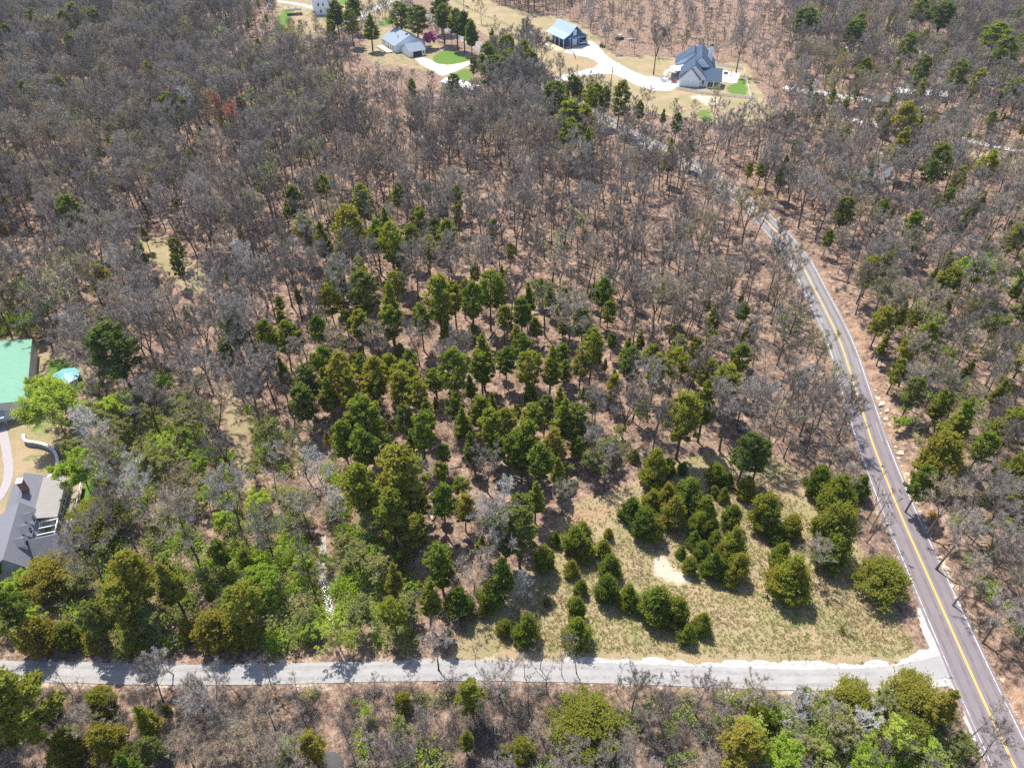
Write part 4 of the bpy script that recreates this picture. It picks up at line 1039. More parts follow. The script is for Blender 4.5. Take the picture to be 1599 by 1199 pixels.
BUSHY = [cedar_proto(220, 5, 4.0, .05, 'cone', 'cedar', 74, 115, .18), cedar_proto(221, 5, 4.0, .05, 'cone', 'cedar', 70, 115, .18), cedar_proto(222, 5, 4.0, .1, 'egg', 'cedar_olive', 70, 115, .18), cedar_proto(223, 5, 3.9, .05, 'egg', 'cedar', 66, 115, .18)]
SPREAD = [cedar_proto(230, 8, 8.4, 1.5, 'round', 'cedar_olive', 95, 120, .22, .2, open_=.5, lob=.85), cedar_proto(231, 8, 7.8, 1.2, 'egg', 'cedar_olive', 95, 120, .22, .2, open_=.5, lob=.85)]
PINE = [cedar_proto(240, 15, 4.6, 6.5, 'egg', 'cedar_dark', 40, 75, .36, .2)]

# ------------------------------------------------------------------ where the trees stand (crown centre on the photograph, crown width in photo pixels, sort)
#   f forest cedar, s spire, o olive, d dark, b open-grown bushy, q bushy olive, g great spreading, p tall pine-like
CEDARS = """
1022 734 46b 1042 736 24b 990 716 18b 1066 733 18b 1117 742 27b 1137 748 22b 1167 760 32b 1114 766 14b 1131 771 20b 985 796 36b 1007 818 40b 1024 827 30q 1018 781 34b 1052 797 42b 1073 775 40b 1041 772 32b
1102 795 40b 1090 818 30b 1085 838 24b 1109 816 28b 1142 808 30b 1146 846 42b 1118 838 26b 1097 856 24b 1115 878 36b 1130 884 30b 1152 884 34b 1143 896 28b 1065 857 17b 1078 880 24q 1195 800 44b
1235 904 66b 1214 827 34b 1237 822 32q 1299 832 60q 1298 866 48b 1220 866 34b 1309 772 56b 1279 752 36b 1345 762 32b 1319 792 36q 1381 906 82g
910 830 30b 897 848 38b 916 858 34b 943 853 26b 950 833 15b 867 844 19b 953 882 37b 849 876 33b 892 888 25b 907 916 22b 947 920 36b 982 930 36b 1025 942 58b 1057 956 38b 1097 972 31b 1073 988 32b 899 950 29b 902 986 48b 822 981 44b 854 941 11b 787 980 24q
754 954 20b 716 940 46b 766 930 40b 686 873 36f 613 956 34f 646 824 34o 626 810 34o 783 890 40f 790 832 42d
570 652 48f 535 684 34f 565 702 40f 600 700 30d 632 652 28d 657 673 36f 640 692 20f 622 732 58o 562 762 46f 610 798 44o 652 778 34f 646 818 32o 692 786 36f 725 796 28o 720 760 22f 750 638 32o 722 656 30f 767 663 36f 792 656 30f 775 696 30f 795 701 30f 687 876 42f 812 826 46d
462 315 25d 475 356 26f 502 366 31o 542 353 37o 565 313 29f 536 320 14s 602 343 26s 587 371 28f 612 381 33f 617 362 22f 656 343 22f 679 361 23f 700 371 27f 669 392 27f 690 316 17f 532 401 24f 520 424 22f 530 440 20d 555 383 22f 567 452 38d 617 446 25f 607 466 36f 627 421 20d 685 463 38f 710 463 27f 737 471 32f 765 453 32f 782 426 18f 560 506 30f 540 501 20d 610 498 31f 657 496 27f 695 511 26s 721 526 18f 755 546 38f 752 571 32f 790 561 26f 710 578 42f 680 591 26f 530 578 40o 475 591 34d 502 571 22d 507 593 30f 585 583 34f 610 573 28f 640 566 28f 632 588 34f 497 508 19d
511 606 34f 540 601 38o 470 615 36d 581 605 32f 628 605 34f 651 615 32f 680 588 20f 735 598 24f 362 508 34d 275 386 20d 217 393 20d 152 436 28o 115 338 32d 175 541 58d 352 546 24d
815 486 26f 880 483 23d 912 498 30f 942 456 29f 950 428 13f 860 453 23f 843 447 18f 912 368 10f 815 543 28f 825 571 33f 860 566 34f 877 553 23f 882 578 20f 925 541 34f 907 571 23f 980 538 23f 985 563 31f 1017 553 25f 1060 541 23f 1055 568 33f 1030 563 22f 1087 541 22f 1105 583 28f 1136 593 32o 1157 493 20f 1132 466 13f 1000 526 19o
827 608 25s 875 646 40f 902 653 36d 830 651 33f 820 681 38f 865 691 30o 842 721 38f 1070 651 44o 1105 626 40o 1135 601 34f 1168 702 36d 1190 706 34d 837 772 32s 815 797 36d 815 700 34f
1319 328 25d 1424 351 25f 1294 371 15f 1374 506 28o 1354 431 28o 1386 413 22d 1464 443 28o 1484 441 26o 1439 533 31f 1417 551 22f 1584 371 25o 1479 476 24o 1399 583 22o 1431 496 18o 1381 541 20o 1501 656 42f 1474 633 22f 1584 666 38o 1461 731 58q 1440 752 34f 1576 758 58q 1424 618 28d 1531 831 22f
1336 50 28d 1474 21 36d 1439 16 24d 1261 31 34d 1556 56 38f 1569 78 30d 1439 140 22f 1436 111 22d 1496 116 24d 1529 126 18f 1581 141 18f 1416 186 28o 1409 221 34o 1541 261 26f 1464 251 30d 1246 230 16f 1226 261 22f 1231 188 15o 1349 106 18d 1420 71 22d 1190 261 18f 1314 324 16d 1170 265 12f
893 137 22d 903 140 18d 919 149 20f 931 151 22f 944 154 18d 968 152 27d 1000 170 14d 1036 179 12f 1058 191 16d 1049 236 24s 1077 233 16d 1108 268 11f 895 182 40f 911 187 30f 891 208 26f 918 221 24f 869 152 34d
768 63 22s 791 78 26d 761 89 26d 797 100 32d 826 100 28d 771 108 32d 739 101 12d 818 84 20d
577 38 26s 547 33 22d 625 21 30d 650 28 30d 645 136 13d 520 151 14d 417 158 16d 710 133 20d 517 48 16d
100 36 18d 117 23 22o 147 31 18d 57 33 20d 8 56 18d 45 146 20d 92 136 20d 110 71 16d 232 113 18s 240 176 22f 270 171 30f 290 173 22f 212 181 18s 122 178 18d 75 196 20d 175 211 18d 185 233 18f 180 261 15f 395 183 13f 395 206 15f 42 293 18o
150 816 82g 82 900 84g 14 948 40f 184 938 48o 145 966 38d 58 996 50q 105 994 38q 151 1000 34q 208 1004 34b 227 987 22q 203 899 46o 259 904 46o 333 987 54q 293 987 28q 366 988 44b 391 992 36q 373 944 46f 386 923 34f 343 864 28f
20 1100 80o 80 1108 28q 156 1102 42q 160 1085 28q 110 1164 46q 170 1164 54q 97 1190 40q 196 1187 36b 230 1167 32d 260 1107 13q 306 1071 18q 736 1085 38o 726 1150 28o 630 1097 28q 483 1161 36o 793 1174 24q 912 1132 100g 815 1171 36q 1162 1163 52o 1182 1126 36q 1330 1092 72g 1428 1092 80g 1478 1098 40o 1415 1140 70g 1255 1083 22o 1175 1162 40o
"""
PINES = "525 24 24 688 13 26 692 29 24 713 37 22 724 41 20 736 56 18 552 13 20 1340 44 18"
LEAFYS = """
84 648 72w 60 604 24L 42 511 30L 70 486 26l 180 641 44L 152 662 44l 121 702 34l 126 742 50L 295 656 44l 265 708 40L 310 720 32L 270 752 26l 320 776 32L 356 782 28L 330 745 24l 420 672 42l 465 862 24L 505 866 22L 567 853 28l 525 992 44L 482 986 26L 410 906 40L 582 868 26L 592 892 34l 623 1002 20l 702 992 16l 256 874 22L 320 906 22l 540 880 22l 285 690 24l 240 720 30l
10 981 22l 52 976 30L 44 1006 22L 28 916 32L 124 905 26L
1524 433 42L 1546 443 20L 1549 516 38l 1574 571 34l 1389 608 16L 1404 664 22L 1200 1122 26L 1282 1172 28L 1245 1150 22L 1335 1176 30L 573 1117 22L 448 1165 22L 960 705 16l 395 735 24l 217 712 26l
"""
GOLDS = "1173 328 52G 270 512 26G 751 12 18E 988 12 12E 1314 111 38G 1030 450 30E 12 246 15E 140 212 14E 455 62 30G 700 200 24E 925 220 34G 1120 150 22E"
REDS = "352 182 36"
# hand-placed leafless trees: crown centre, width, sort (w white barked, o broad, n slim)
BARES = """
500 722 58w 530 785 40w 745 790 36w 782 762 44w 760 722 46o 205 752 62w 738 885 48o 172 412 40w 203 474 30w 252 1022 44w 412 505 24w 150 325 40w 1250 1106 52w 1345 1120 44w 1030 452 52o 975 440 40o 640 440 40o 590 520 42o 650 520 38o 700 550 34o 1160 60 52o 1027 62 34o 1120 195 40n 1000 300 52o 950 270 40o 905 255 44o
1270 860 40o 1330 745 36o 1315 935 26n 823 908 36w 1380 760 40n 1480 780 56o 1500 830 60o 1560 840 52o 1520 900 50o 1570 960 52o 1210 660 52o 1320 655 44o 1240 640 40o 680 1010 46o 845 1015 30n 905 1012 40n 968 1050 32n 880 1025 30n 820 1030 26n 740 1010 24n 790 1040 26n 1050 1065 32n 1180 1080 46o 1135 1080 36o 1010 1120 34o 300 1080 40o 360 1060 32n 410 1040 30n 455 1060 30n 545 1060 26n 600 1075 26n 700 1050 26n 640 1060 24n
"""

# ------------------------------------------------------------------ planting
ALL = []           # every labelled plant or rock: dict(o, u, v, size, look)
PARTS_OF = {}      # prototype mesh -> an object showing it, for the massed woods
LINKED = set()
def plant(name, proto, x, y, rz, s, cat, group, look, uv, size, sx=1.0, lean=0.0):
    r = bpy.data.objects.new(name, None); r.empty_display_size = .3
    r.location = (x, y, gz(x, y) - .05); r.scale = (s * sx, s * sx, s); r.rotation_euler = (random.gauss(0, lean), random.gauss(0, lean), rz)
    link(r); tag(r, None, cat, group)
    for nm, me in zip(('trunk', 'crown'), proto):
        o = bpy.data.objects.new(nm, me); link(o, r)
        PARTS_OF.setdefault(me.name, o)
    ALL.append(dict(o=r, u=uv[0], v=uv[1], size=size, look=look)); return r
taken = []         # x, y, radius of what already stands
def parse(txt):
    t = txt.split(); out = []
    for i in range(0, len(t) - 2, 3):
        w = t[i + 2]; k = w[-1] if not w[-1].isdigit() else ''
        out.append((float(t[i]), float(t[i + 1]), float(w.rstrip('bfsodqgpwnLlGE')), k))
    return out
def spot(u, v, zc):
    x, y, _ = W(u, v, zc); return x, y

cnt = {}
for u, v, w, k in parse(CEDARS):
    m0 = ppm(u, v, 4); wm = w / m0 * (1.07 if k in 'bq' else 1.04)
    cnt[k] = cnt.get(k, 0) + 1; i = cnt[k]; rz = random.uniform(0, 6.28)
    if k in 'bq':
        pr = BUSHY[(0, 1, 3)[i % 3] if k == 'b' else 2]; s = wm / 4.3; sz = random.uniform(1.05, 1.32); hh = 5 * s * sz; x, y = spot(u, v, hh * .46)
        size = 'large' if wm > 5.5 else 'small' if wm < 3 else 'medium'
        plant('cedar_shrub', pr, x, y, rz, s * sz, 'cedar shrub', 'open grown cedar shrubs', (size, 'rounded', 'bronze tinted' if k == 'q' else 'olive green', 'cedar shrub'), (u, v), w, sx=1 / sz)
        taken.append((x, y, wm * .45))
    elif k == 'g':
        pr = SPREAD[i % 2]; wm *= .93; s = wm / 8.0 * .72; hh = 8 * s; x, y = spot(u, v, hh * .55)
        plant('cedar_tree', pr, x, y, rz, s, 'cedar tree', 'large spreading cedars', ('great', 'spreading', 'olive', 'cedar'), (u, v), w, sx=1 / .72)
        taken.append((x, y, wm * .45))
    else:
        pr = {'f': (FOREST[0], FOREST[1], FOREST[5], FOREST[2], FOREST[0])[i % 5], 's': FOREST[2], 'o': FOREST[(3, 3, 6)[i % 3]], 'd': FOREST[4]}[k]
        hh = min(19, max(6.5, 2.75 * wm)) * random.uniform(.92, 1.1); s = hh / 10; sx = wm / (3.2 * s)
        x, y = spot(u, v, hh * .72)
        size = 'tall' if hh > 14 else 'small' if hh < 9.5 else 'medium'
        plant('cedar_tree', pr, x, y, rz, s, 'cedar tree', 'cedars in the woods', (size, 'pointed' if pr in (FOREST[2], FOREST[6]) else 'round crowned' if pr in (FOREST[1], FOREST[5]) else 'upright', {'f': 'green', 's': 'green', 'o': 'olive', 'd': 'dark green'}[k], 'cedar'), (u, v), w, sx=sx, lean=.02)
        taken.append((x, y, wm * .36))
for u, v, w, k in parse(PINES.replace(' 24 24 ', ' 24 24 ')):
    wm = w / ppm(u, v, 8) * 1.1; hh = min(19, 3.0 * wm); s = hh / 15; x, y = spot(u, v, hh * .68)
    plant('pine_tree', PINE[0], x, y, random.uniform(0, 6), s, 'pine tree', 'tall pines by the houses', ('tall', 'bare stemmed', 'dark', 'pine'), (u, v), w, sx=wm / (4.6 * s))
    taken.append((x, y, wm * .3))
for u, v, w, k in parse(LEAFYS):
    wm = w / ppm(u, v, 4) * 1.15
    if k == 'w':
        s = wm / 9.5; x, y = spot(u, v, 5 * s); pr = WILLOW[0]; nm, lk = 'leafing_tree', ('broad', 'yellow green', 'willowy', 'leafing tree')
    else:
        pr = (LEAFY[0], LEAFY[2])[int(u) % 2] if k == 'L' else LEAFY[1]; s = wm / 6.4; x, y = spot(u, v, 5.2 * s)
        nm, lk = 'leafing_tree', ('large' if wm > 5.5 else 'small', 'bright green' if k == 'L' else 'pale green', 'spring', 'leafing tree')
    plant(nm, pr, x, y, random.uniform(0, 6), s * random.uniform(.9, 1.1), 'leafing tree', 'trees in fresh spring leaf', lk, (u, v), w, lean=.03)
    taken.append((x, y, wm * .3))
for u, v, w, k in parse(GOLDS):
    wm = w / ppm(u, v, 9) * 1.15; s = wm / 8.8; x, y = spot(u, v, 10 * s)
    plant('budding_tree', GOLD[0 if k == 'G' else 1], x, y, random.uniform(0, 6), s, 'budding tree', 'trees in golden bud', ('golden' if k == 'G' else 'yellow green', 'hazy', 'budding', 'tree'), (u, v), w); taken.append((x, y, wm * .3))
u, v, w, k = parse(REDS + ' 0 0 0')[0]
wm = w / ppm(u, v, 7) * 1.15; s = wm / 7.6; x, y = spot(u, v, 9.5 * s)
plant('red_budding_tree', RED[0], x, y, 1.0, s, 'budding tree', None, ('single', 'coral red', 'budding', 'maple'), (u, v), w); taken.append((x, y, wm * .4))
x, y = spot(672, 68, 2.6); s = 22 / ppm(672, 68, 2) / 5.2
plant('redbud_tree', REDBUD[0], x, y, .4, s, 'redbud', None, ('round', 'magenta', 'flowering', 'redbud'), (672, 68), 22); taken.append((x, y, 3))
for (u, v), mt, lab in (((1434, 774), 'leaf_orange', 'small orange leaved bush on the rocky bank by the road'), ((1456, 808), 'leaf_gold', 'small yellow green bush on the bank above the road')):
    x, y = spot(u, v, .7); P0 = rng.normal(0, .42, (170, 3)) * np.array([1, 1, .8]) + np.array([0, 0, .8]); Vv, Tt, ix = leaf_tris(P0, .3, rng)
    r = tag(empty('roadside_bush', (x, y, gz(x, y))), lab, 'bush')
    link(bpy.data.objects.new('foliage', trimesh('foliage', Vv, Tt, M[mt], rng.random(len(Tt)))), r)
    st = MB()
    for q in range(5): st.tube([(0, 0, 0), (.4 * math.cos(q * 1.26), .4 * math.sin(q * 1.26), 1.0)], [.04, .02], 4)
    st.build('stem', M['bark'], r)

bare_list = []     # (x, y, height, crown scale, variant list index)
VARS = BARE + SLIM + WHITE + BUD
for u, v, w, k in parse(BARES):
    wm = w / ppm(u, v, 9) * 1.1
    if k == 'w': vi = len(BARE) + len(SLIM) + random.randint(0, 1); hh = wm * 1.65
    elif k == 'n': vi = len(BARE) + random.randint(0, 3); hh = min(13, max(7, wm * 2.3))
    else: vi = random.choice([0, 1, 3, 4, 5, 1, 3]); hh = wm * 1.85
    hh = min(22, hh * 1.1); x, y = spot(u, v, hh * .72)
    bare_list.append((x, y, hh, vi, 1, u, v)); taken.append((x, y, wm * (.42 if k == 'w' else .25)))

# more cedars of the thickets that run together into one mass
THICKETS = [([(0, 300), (440, 300), (440, 600), (120, 520), (0, 470)], 13), ([(440, 480), (700, 470), (930, 540), (960, 690), (870, 790), (760, 850), (600, 860), (510, 740), (450, 620)], 5.2), ([(800, 480), (1160, 480), (1160, 620), (960, 640), (900, 560)], 8), ([(440, 330), (720, 330), (800, 420), (760, 480), (520, 480), (440, 400)], 11), ([(0, 890), (420, 900), (420, 1012), (0, 1012)], 7), ([(600, 840), (830, 800), (860, 880), (780, 980), (620, 990)], 5.5),
            ([(1340, 320), (1620, 320), (1620, 820), (1480, 820), (1400, 600)], 8), ([(0, 0), (420, 0), (420, 300), (0, 300)], 12), ([(1200, 0), (1620, 0), (1620, 320), (1300, 300)], 10), ([(0, 1085), (260, 1085), (260, 1260), (0, 1260)], 6)]
thick = []
tk = np.array([(t[0], t[1], t[2]) for t in taken])
for poly, gap in THICKETS:
    us, vs = [p[0] for p in poly], [p[1] for p in poly]; got = []
    for _ in range(3600):
        u, v = random.uniform(min(us), max(us)), random.uniform(min(vs), max(vs))
        if not inpoly([u], [v], poly)[0]: continue
        x, y, _z = W(u, v)
        if random.random() > (y / W(0, min(vs))[1]): continue
        if np.min(np.hypot(tk[:, 0] - x, tk[:, 1] - y) - tk[:, 2]) < gap * .42: continue
        if any((x - a) ** 2 + (y - b) ** 2 < gap ** 2 for a, b in got): continue
        if sdist(np.array([x]), np.array([y]), ROAD[::3])[0][0] < 7 or sdist(np.array([x]), np.array([y]), LANE[::3])[0][0] < 4.5 or sdist(np.array([x]), np.array([y]), CREEK[::3])[0][0] < 3: continue
        if inpoly([u], [v], CLEARING)[0] or inpoly([u], [v], YARD_LEFT)[0] or inpoly([u], [v], FIELD_RIGHT)[0]: continue
        if math.sin(x * .13 + 2 * math.sin(y * .07)) * math.cos(y * .11 + 1.5 * math.sin(x * .06)) < -.28: continue
        got.append((x, y)); hh = random.choice([random.uniform(5, 9), random.uniform(8, 14)])
        thick.append((x, y, gz(x, y) - .05, hh / 10, random.choice([0, 0, 1, 2, 2, 3, 4, 5, 6, 6]))); taken.append((x, y, hh * .15))

leafy_mass = []
for poly, gap, n in (([(120, 600), (330, 610), (350, 760), (430, 800), (640, 850), (640, 1005), (140, 1005), (110, 700)], 6.4, 1800), ([(1150, 1095), (1480, 1100), (1500, 1260), (1140, 1260)], 5, 160), ([(430, 1090), (700, 1090), (700, 1250), (400, 1250)], 14, 60), ([(1360, 400), (1620, 380), (1620, 700), (1440, 700)], 13, 150), ([(0, 470), (90, 480), (80, 525), (0, 525)], 5, 80), ([(880, 680), (1000, 670), (960, 745), (880, 760)], 5, 60)):
    us, vs = [q[0] for q in poly], [q[1] for q in poly]; got = []
    for _ in range(n):
        u, v = random.uniform(min(us), max(us)), random.uniform(min(vs), max(vs)); x, y, _z = W(u, v); X1, Y1 = np.array([x]), np.array([y])
        if not inpoly([u], [v], poly)[0] or any((x - a) ** 2 + (y - b) ** 2 < gap ** 2 for a, b in got): continue
        if sdist(X1, Y1, LANE[::3])[0][0] < 5 or sdist(X1, Y1, ROAD[::3])[0][0] < 7 or sdist(X1, Y1, CREEK[::3])[0][0] < 2 or inpoly([u], [v], YARD_LEFT)[0] or inpoly([u], [v], [(66, 550), (150, 555), (165, 670), (104, 700), (80, 640)])[0]: continue
        if np.min(np.hypot(tk[:, 0] - x, tk[:, 1] - y) - tk[:, 2]) < .8: continue
        got.append((x, y)); leafy_mass.append((x, y, gz(x, y) - .05, random.uniform(.4, .95), random.choice([0, 1, 1, 1, 2])))

# free scatter of the remaining hardwoods: spacing and size vary with the part of the wood
ROADS_ALL = [(ROAD[::2], 5.6), (LANE[::2], 3.2)]
for pts, wd in (([(1225, 136), (1256, 142), (1324, 152), (1384, 160), (1440, 166)], 5), ([(1300, 178), (1339, 189), (1394, 200), (1440, 206), (1481, 211), (1511, 219), (1549, 228), (1610, 240)], 5), ([(1318, 84), (1330, 72), (1347, 62), (1375, 66), (1405, 70), (1440, 81), (1470, 92)], 5)):
    ROADS_ALL.append((spline([W(*p) for p in pts], 4), wd))
def excluded(X, Y, U, V):
    e = np.zeros(X.shape, bool)
    for ln, wd in ROADS_ALL: e |= sdist(X, Y, ln)[0] < wd
    for poly in (CLEARING, MEADOW, YARD_LEFT, YARD_TWO, FIELD_RIGHT, GLADE): e |= inpoly(U, V, poly)
    e |= inpoly(U, V, [(430, -30), (430, 40), (460, 55), (520, 45), (560, 30), (640, 20), (640, -30)])
    e |= inpoly(U, V, [(640, -30), (640, 20), (690, 60), (745, 95), (800, 100), (760, 60), (700, -30)]) & (V < 92)
    e |= inpoly(U, V, [(550, 70), (760, 90), (760, 125), (690, 140), (600, 135), (552, 112)])
    e |= inpoly(U, V, [(680, 118), (745, 120), (742, 152), (712, 160), (676, 146)]) | inpoly(U, V, [(1396, 132), (1470, 150), (1466, 172), (1396, 162)])
    e |= inpoly(U, V, TRAIL) | (np.hypot(X - W(1492, 195)[0], Y - W(1492, 195)[1]) < 4)
    e |= inpoly(U, V, [(1360, 1075), (1420, 930), (1450, 930), (1530, 1120), (1500, 1130), (1470, 1080)])
    e |= inpoly(U, V, [(66, 550), (150, 555), (170, 690), (104, 720), (80, 640)])
    e |= inpoly(U, V, [(225, 400), (330, 430), (350, 530), (300, 520), (240, 460)])
    dd, ss = sdist(X, Y, ROAD[::2]); e |= (dd < 9) & (ss < 0) & (V < 620) & (V > 255) & (U > 1100)
    e |= (dd < 7.5) & (ss > 0) & (V > 560)
    e |= (sdist(X, Y, CREEK)[0] < 1.6)
    return e
N = 90000
cu = rng.uniform(-170, 1770, N); cy = np.sqrt(rng.uniform(24 ** 2, 545 ** 2, N))
hx = 800 * 1.22 / FPX * (cy * cs + H * sn)
cx = rng.uniform(-1, 1, N) * hx
CU, CV = PX(cx, cy)
ok = ~excluded(cx, cy, CU, CV) & (CV > -45) & (CV < 1500)
cx, cy, CU, CV = cx[ok], cy[ok], CU[ok], CV[ok]
def spacing(u, v):
    if 930 < u < 1220 and v < 222: return 9.5
    if v > 1070: return 3.7
    if inpoly(u, v, [(430, 470), (700, 480), (920, 560), (960, 700), (860, 860), (640, 860), (520, 700)]): return 6.6
    if inpoly(u, v, [(750, 330), (1220, 350), (1330, 700), (950, 720), (760, 480)]): return 5.6
    if inpoly(u, v, [(150, 600), (620, 640), (700, 1020), (0, 1020), (150, 800)]): return 7.4
    if v < 240: return 5.3
    if u < 420: return 5.2
    return 5.4
cell = {}
def near_ok(x, y, rad):
    ix, iy = int(x // 8), int(y // 8)
    for a in (-1, 0, 1):
        for b in (-1, 0, 1):
            for (xx, yy, rr) in cell.get((ix + a, iy + b), ()):
                if (x - xx) ** 2 + (y - yy) ** 2 < (rad + rr) ** 2: return False
    return True
def put(x, y, rr): cell.setdefault((int(x // 8), int(y // 8)), []).append((x, y, rr))
for t in taken: put(*t)
for x, y, u, v in zip(cx, cy, CU, CV):
    s = spacing(u, v) * (.82 + .5 * max(0.0, math.sin(x * .085 + 1.7 * math.sin(y * .043)) * math.cos(y * .071 + 1.3 * math.sin(x * .05)))) * (1.0 if v < 1065 else .9)
    if not near_ok(x, y, s * .5): continue
    if 860 < u < 1060 and 10 < v < 95 and random.random() < .35: continue
    put(x, y, s * .5)
    q = random.random()
    if v > 1065: vi = len(BARE) + random.randint(0, 3) if q < .6 else random.choice([1, 3, 5]); hh = random.uniform(7.5, 11) if v < 1110 else random.uniform(9, 14)
    elif v < 260 or u < 430: vi = random.choice([0, 1, 3, 4, 5, 6, 1, 3]) if q < .93 else len(BARE) + random.randint(0, 3); hh = random.uniform(14.5, 21)
    elif u > 1250: vi = random.choice([0, 1, 2, 3, 4, 5]) if q < .72 else len(BARE) + random.randint(0, 3); hh = random.uniform(12, 17.5)
    else: vi = random.choice([0, 1, 2, 4, 5, 6, 2]) if q < .75 else len(BARE) + random.randint(0, 3); hh = random.uniform(13, 19)
    if v < 1065 and random.random() < .012: vi = len(BARE) + len(SLIM) + random.randint(0, 1)
    if v < 1065 and random.random() < (.10 if u > 1250 or u < 600 else .05): vi = len(BARE) + len(SLIM) + len(WHITE) + random.randint(0, 1)
    if random.random() < .18: hh *= .62
    if v < 215 and 540 < u < 770: hh = random.uniform(7, 10.5)
    if v < 245 and 850 < u < 1230: hh = random.uniform(8, 12)
    if v < 250 and u > 1230: hh *= .75
    if v < 120 and 390 < u < 565: hh = random.uniform(6.5, 10)
    cu_, cv_ = PX(x, y, hh * .68)
    bare_list.append((x, y, hh, vi, 0, cu_, cv_))
def apparent(t):
    u, v = t[5], t[6]
    inside = 0 if (5 < u < 1595 and 0 < v < 1190) else 1
    return (inside, -t[4], -t[2] * FPX / (t[1] * cs + H * sn))
bare_list.sort(key=apparent)
SINGLES, REST = bare_list[:298], bare_list[298:]
for x, y, hh, vi, hand, u, v in SINGLES:
    wht = len(BARE) + len(SLIM) <= vi < len(BARE) + len(SLIM) + len(WHITE); bud = vi >= len(BARE) + len(SLIM) + len(WHITE); slim = len(BARE) <= vi < len(BARE) + len(SLIM)
    look = ('tall' if hh > 14 else 'short' if hh < 9 else 'medium', 'slender' if slim else 'forked' if vi in (1, 3, 4, 6) else 'straight', 'white barked' if wht else 'faintly greening' if bud else 'grey', 'bare tree')
    plant('white_barked_tree' if wht else 'bare_tree', VARS[vi], x, y, random.uniform(0, 6.28), hh / BH, 'bare tree', 'leafless hardwood trees', look, (u, v), hh * 3, lean=.05)
for k, pr in enumerate(VARS):        # make sure every sort has one tree of its own to take the massed woods from
    if pr[0].name not in PARTS_OF:
        j = next(i for i, t in enumerate(REST) if t[3] == k); x, y, hh, vi, hand, u, v = REST.pop(j)
        plant('bare_tree', pr, x, y, 0, hh / BH, 'bare tree', 'leafless hardwood trees', ('medium', 'straight', 'grey', 'bare tree'), (u, v), hh * 3)

def mass(name, items, protos, label):
    """one object that repeats the given trees at many points"""
    me = bpy.data.meshes.new(name); n = len(items)
    me.vertices.add(n); me.vertices.foreach_set('co', np.array([(t[0], t[1], t[2]) for t in items], np.float32).ravel())
    for nm, ty, key, arr in (('turn', 'FLOAT_VECTOR', 'vector', np.array([(random.gauss(0, .05), random.gauss(0, .05), random.uniform(0, 6.28)) for _ in items], np.float32)),
                             ('size', 'FLOAT', 'value', np.array([t[3] for t in items], np.float32)), ('sort', 'INT', 'value', np.array([t[4] for t in items], np.int32))):
        a = me.attributes.new(nm, ty, 'POINT'); a.data.foreach_set(key, arr.ravel())
    o = link(bpy.data.objects.new(name, me)); tag(o, label, kind='stuff')
    ng = bpy.data.node_groups.new(name, 'GeometryNodeTree')
    ng.interface.new_socket('Geometry', in_out='INPUT', socket_type='NodeSocketGeometry'); ng.interface.new_socket('Geometry', in_out='OUTPUT', socket_type='NodeSocketGeometry')
    gi, go = ng.nodes.new('NodeGroupInput'), ng.nodes.new('NodeGroupOutput'); L = ng.links.new
    def named(nm, ty):
        q = ng.nodes.new('GeometryNodeInputNamedAttribute'); q.data_type = ty; q.inputs[0].default_value = nm
        return next(s for s in q.outputs if s.enabled and s.name == 'Attribute')
    rot = ng.nodes.new('FunctionNodeEulerToRotation'); L(named('turn', 'FLOAT_VECTOR'), rot.inputs[0])
    size, sort = named('size', 'FLOAT'), named('sort', 'INT')
    pts = ng.nodes.new('GeometryNodeMeshToPoints'); L(gi.outputs[0], pts.inputs[0])
    join = ng.nodes.new('GeometryNodeJoinGeometry')
    for k, pr in enumerate(protos):
        cmpn = ng.nodes.new('FunctionNodeCompare'); cmpn.data_type = 'INT'; cmpn.operation = 'EQUAL'
        ins = [s for s in cmpn.inputs if s.enabled]; L(sort, ins[0]); ins[1].default_value = k
        for m_ in pr:
            oi = ng.nodes.new('GeometryNodeObjectInfo'); oi.transform_space = 'ORIGINAL'; oi.inputs['Object'].default_value = PARTS_OF[m_.name]; oi.inputs['As Instance'].default_value = True
            ip = ng.nodes.new('GeometryNodeInstanceOnPoints')
            L(pts.outputs[0], ip.inputs['Points']); L(cmpn.outputs[0], ip.inputs['Selection']); L(oi.outputs['Geometry'], ip.inputs['Instance'])
            L(rot.outputs[0], ip.inputs['Rotation']); L(size, ip.inputs['Scale']); L(ip.outputs[0], join.inputs[0])
    L(join.outputs[0], go.inputs[0])
    md = o.modifiers.new('repeat', 'NODES'); md.node_group = ng
    return o
gzr = ground(np.array([t[0] for t in REST]), np.array([t[1] for t in REST])) - .05
mass('leafing_thicket', leafy_mass, LEAFY, 'lesser trees in pale spring leaf through the wet woods')
mass('cedar_thicket', thick, FOREST, 'lesser cedars filling the gaps between the larger cedars of the woods')
mass('bare_woods', [(t[0], t[1], z, t[2] / BH, t[3]) for t, z in zip(REST, gzr)], VARS, 'leafless grey brown woods covering the slopes beyond the nearer trees')

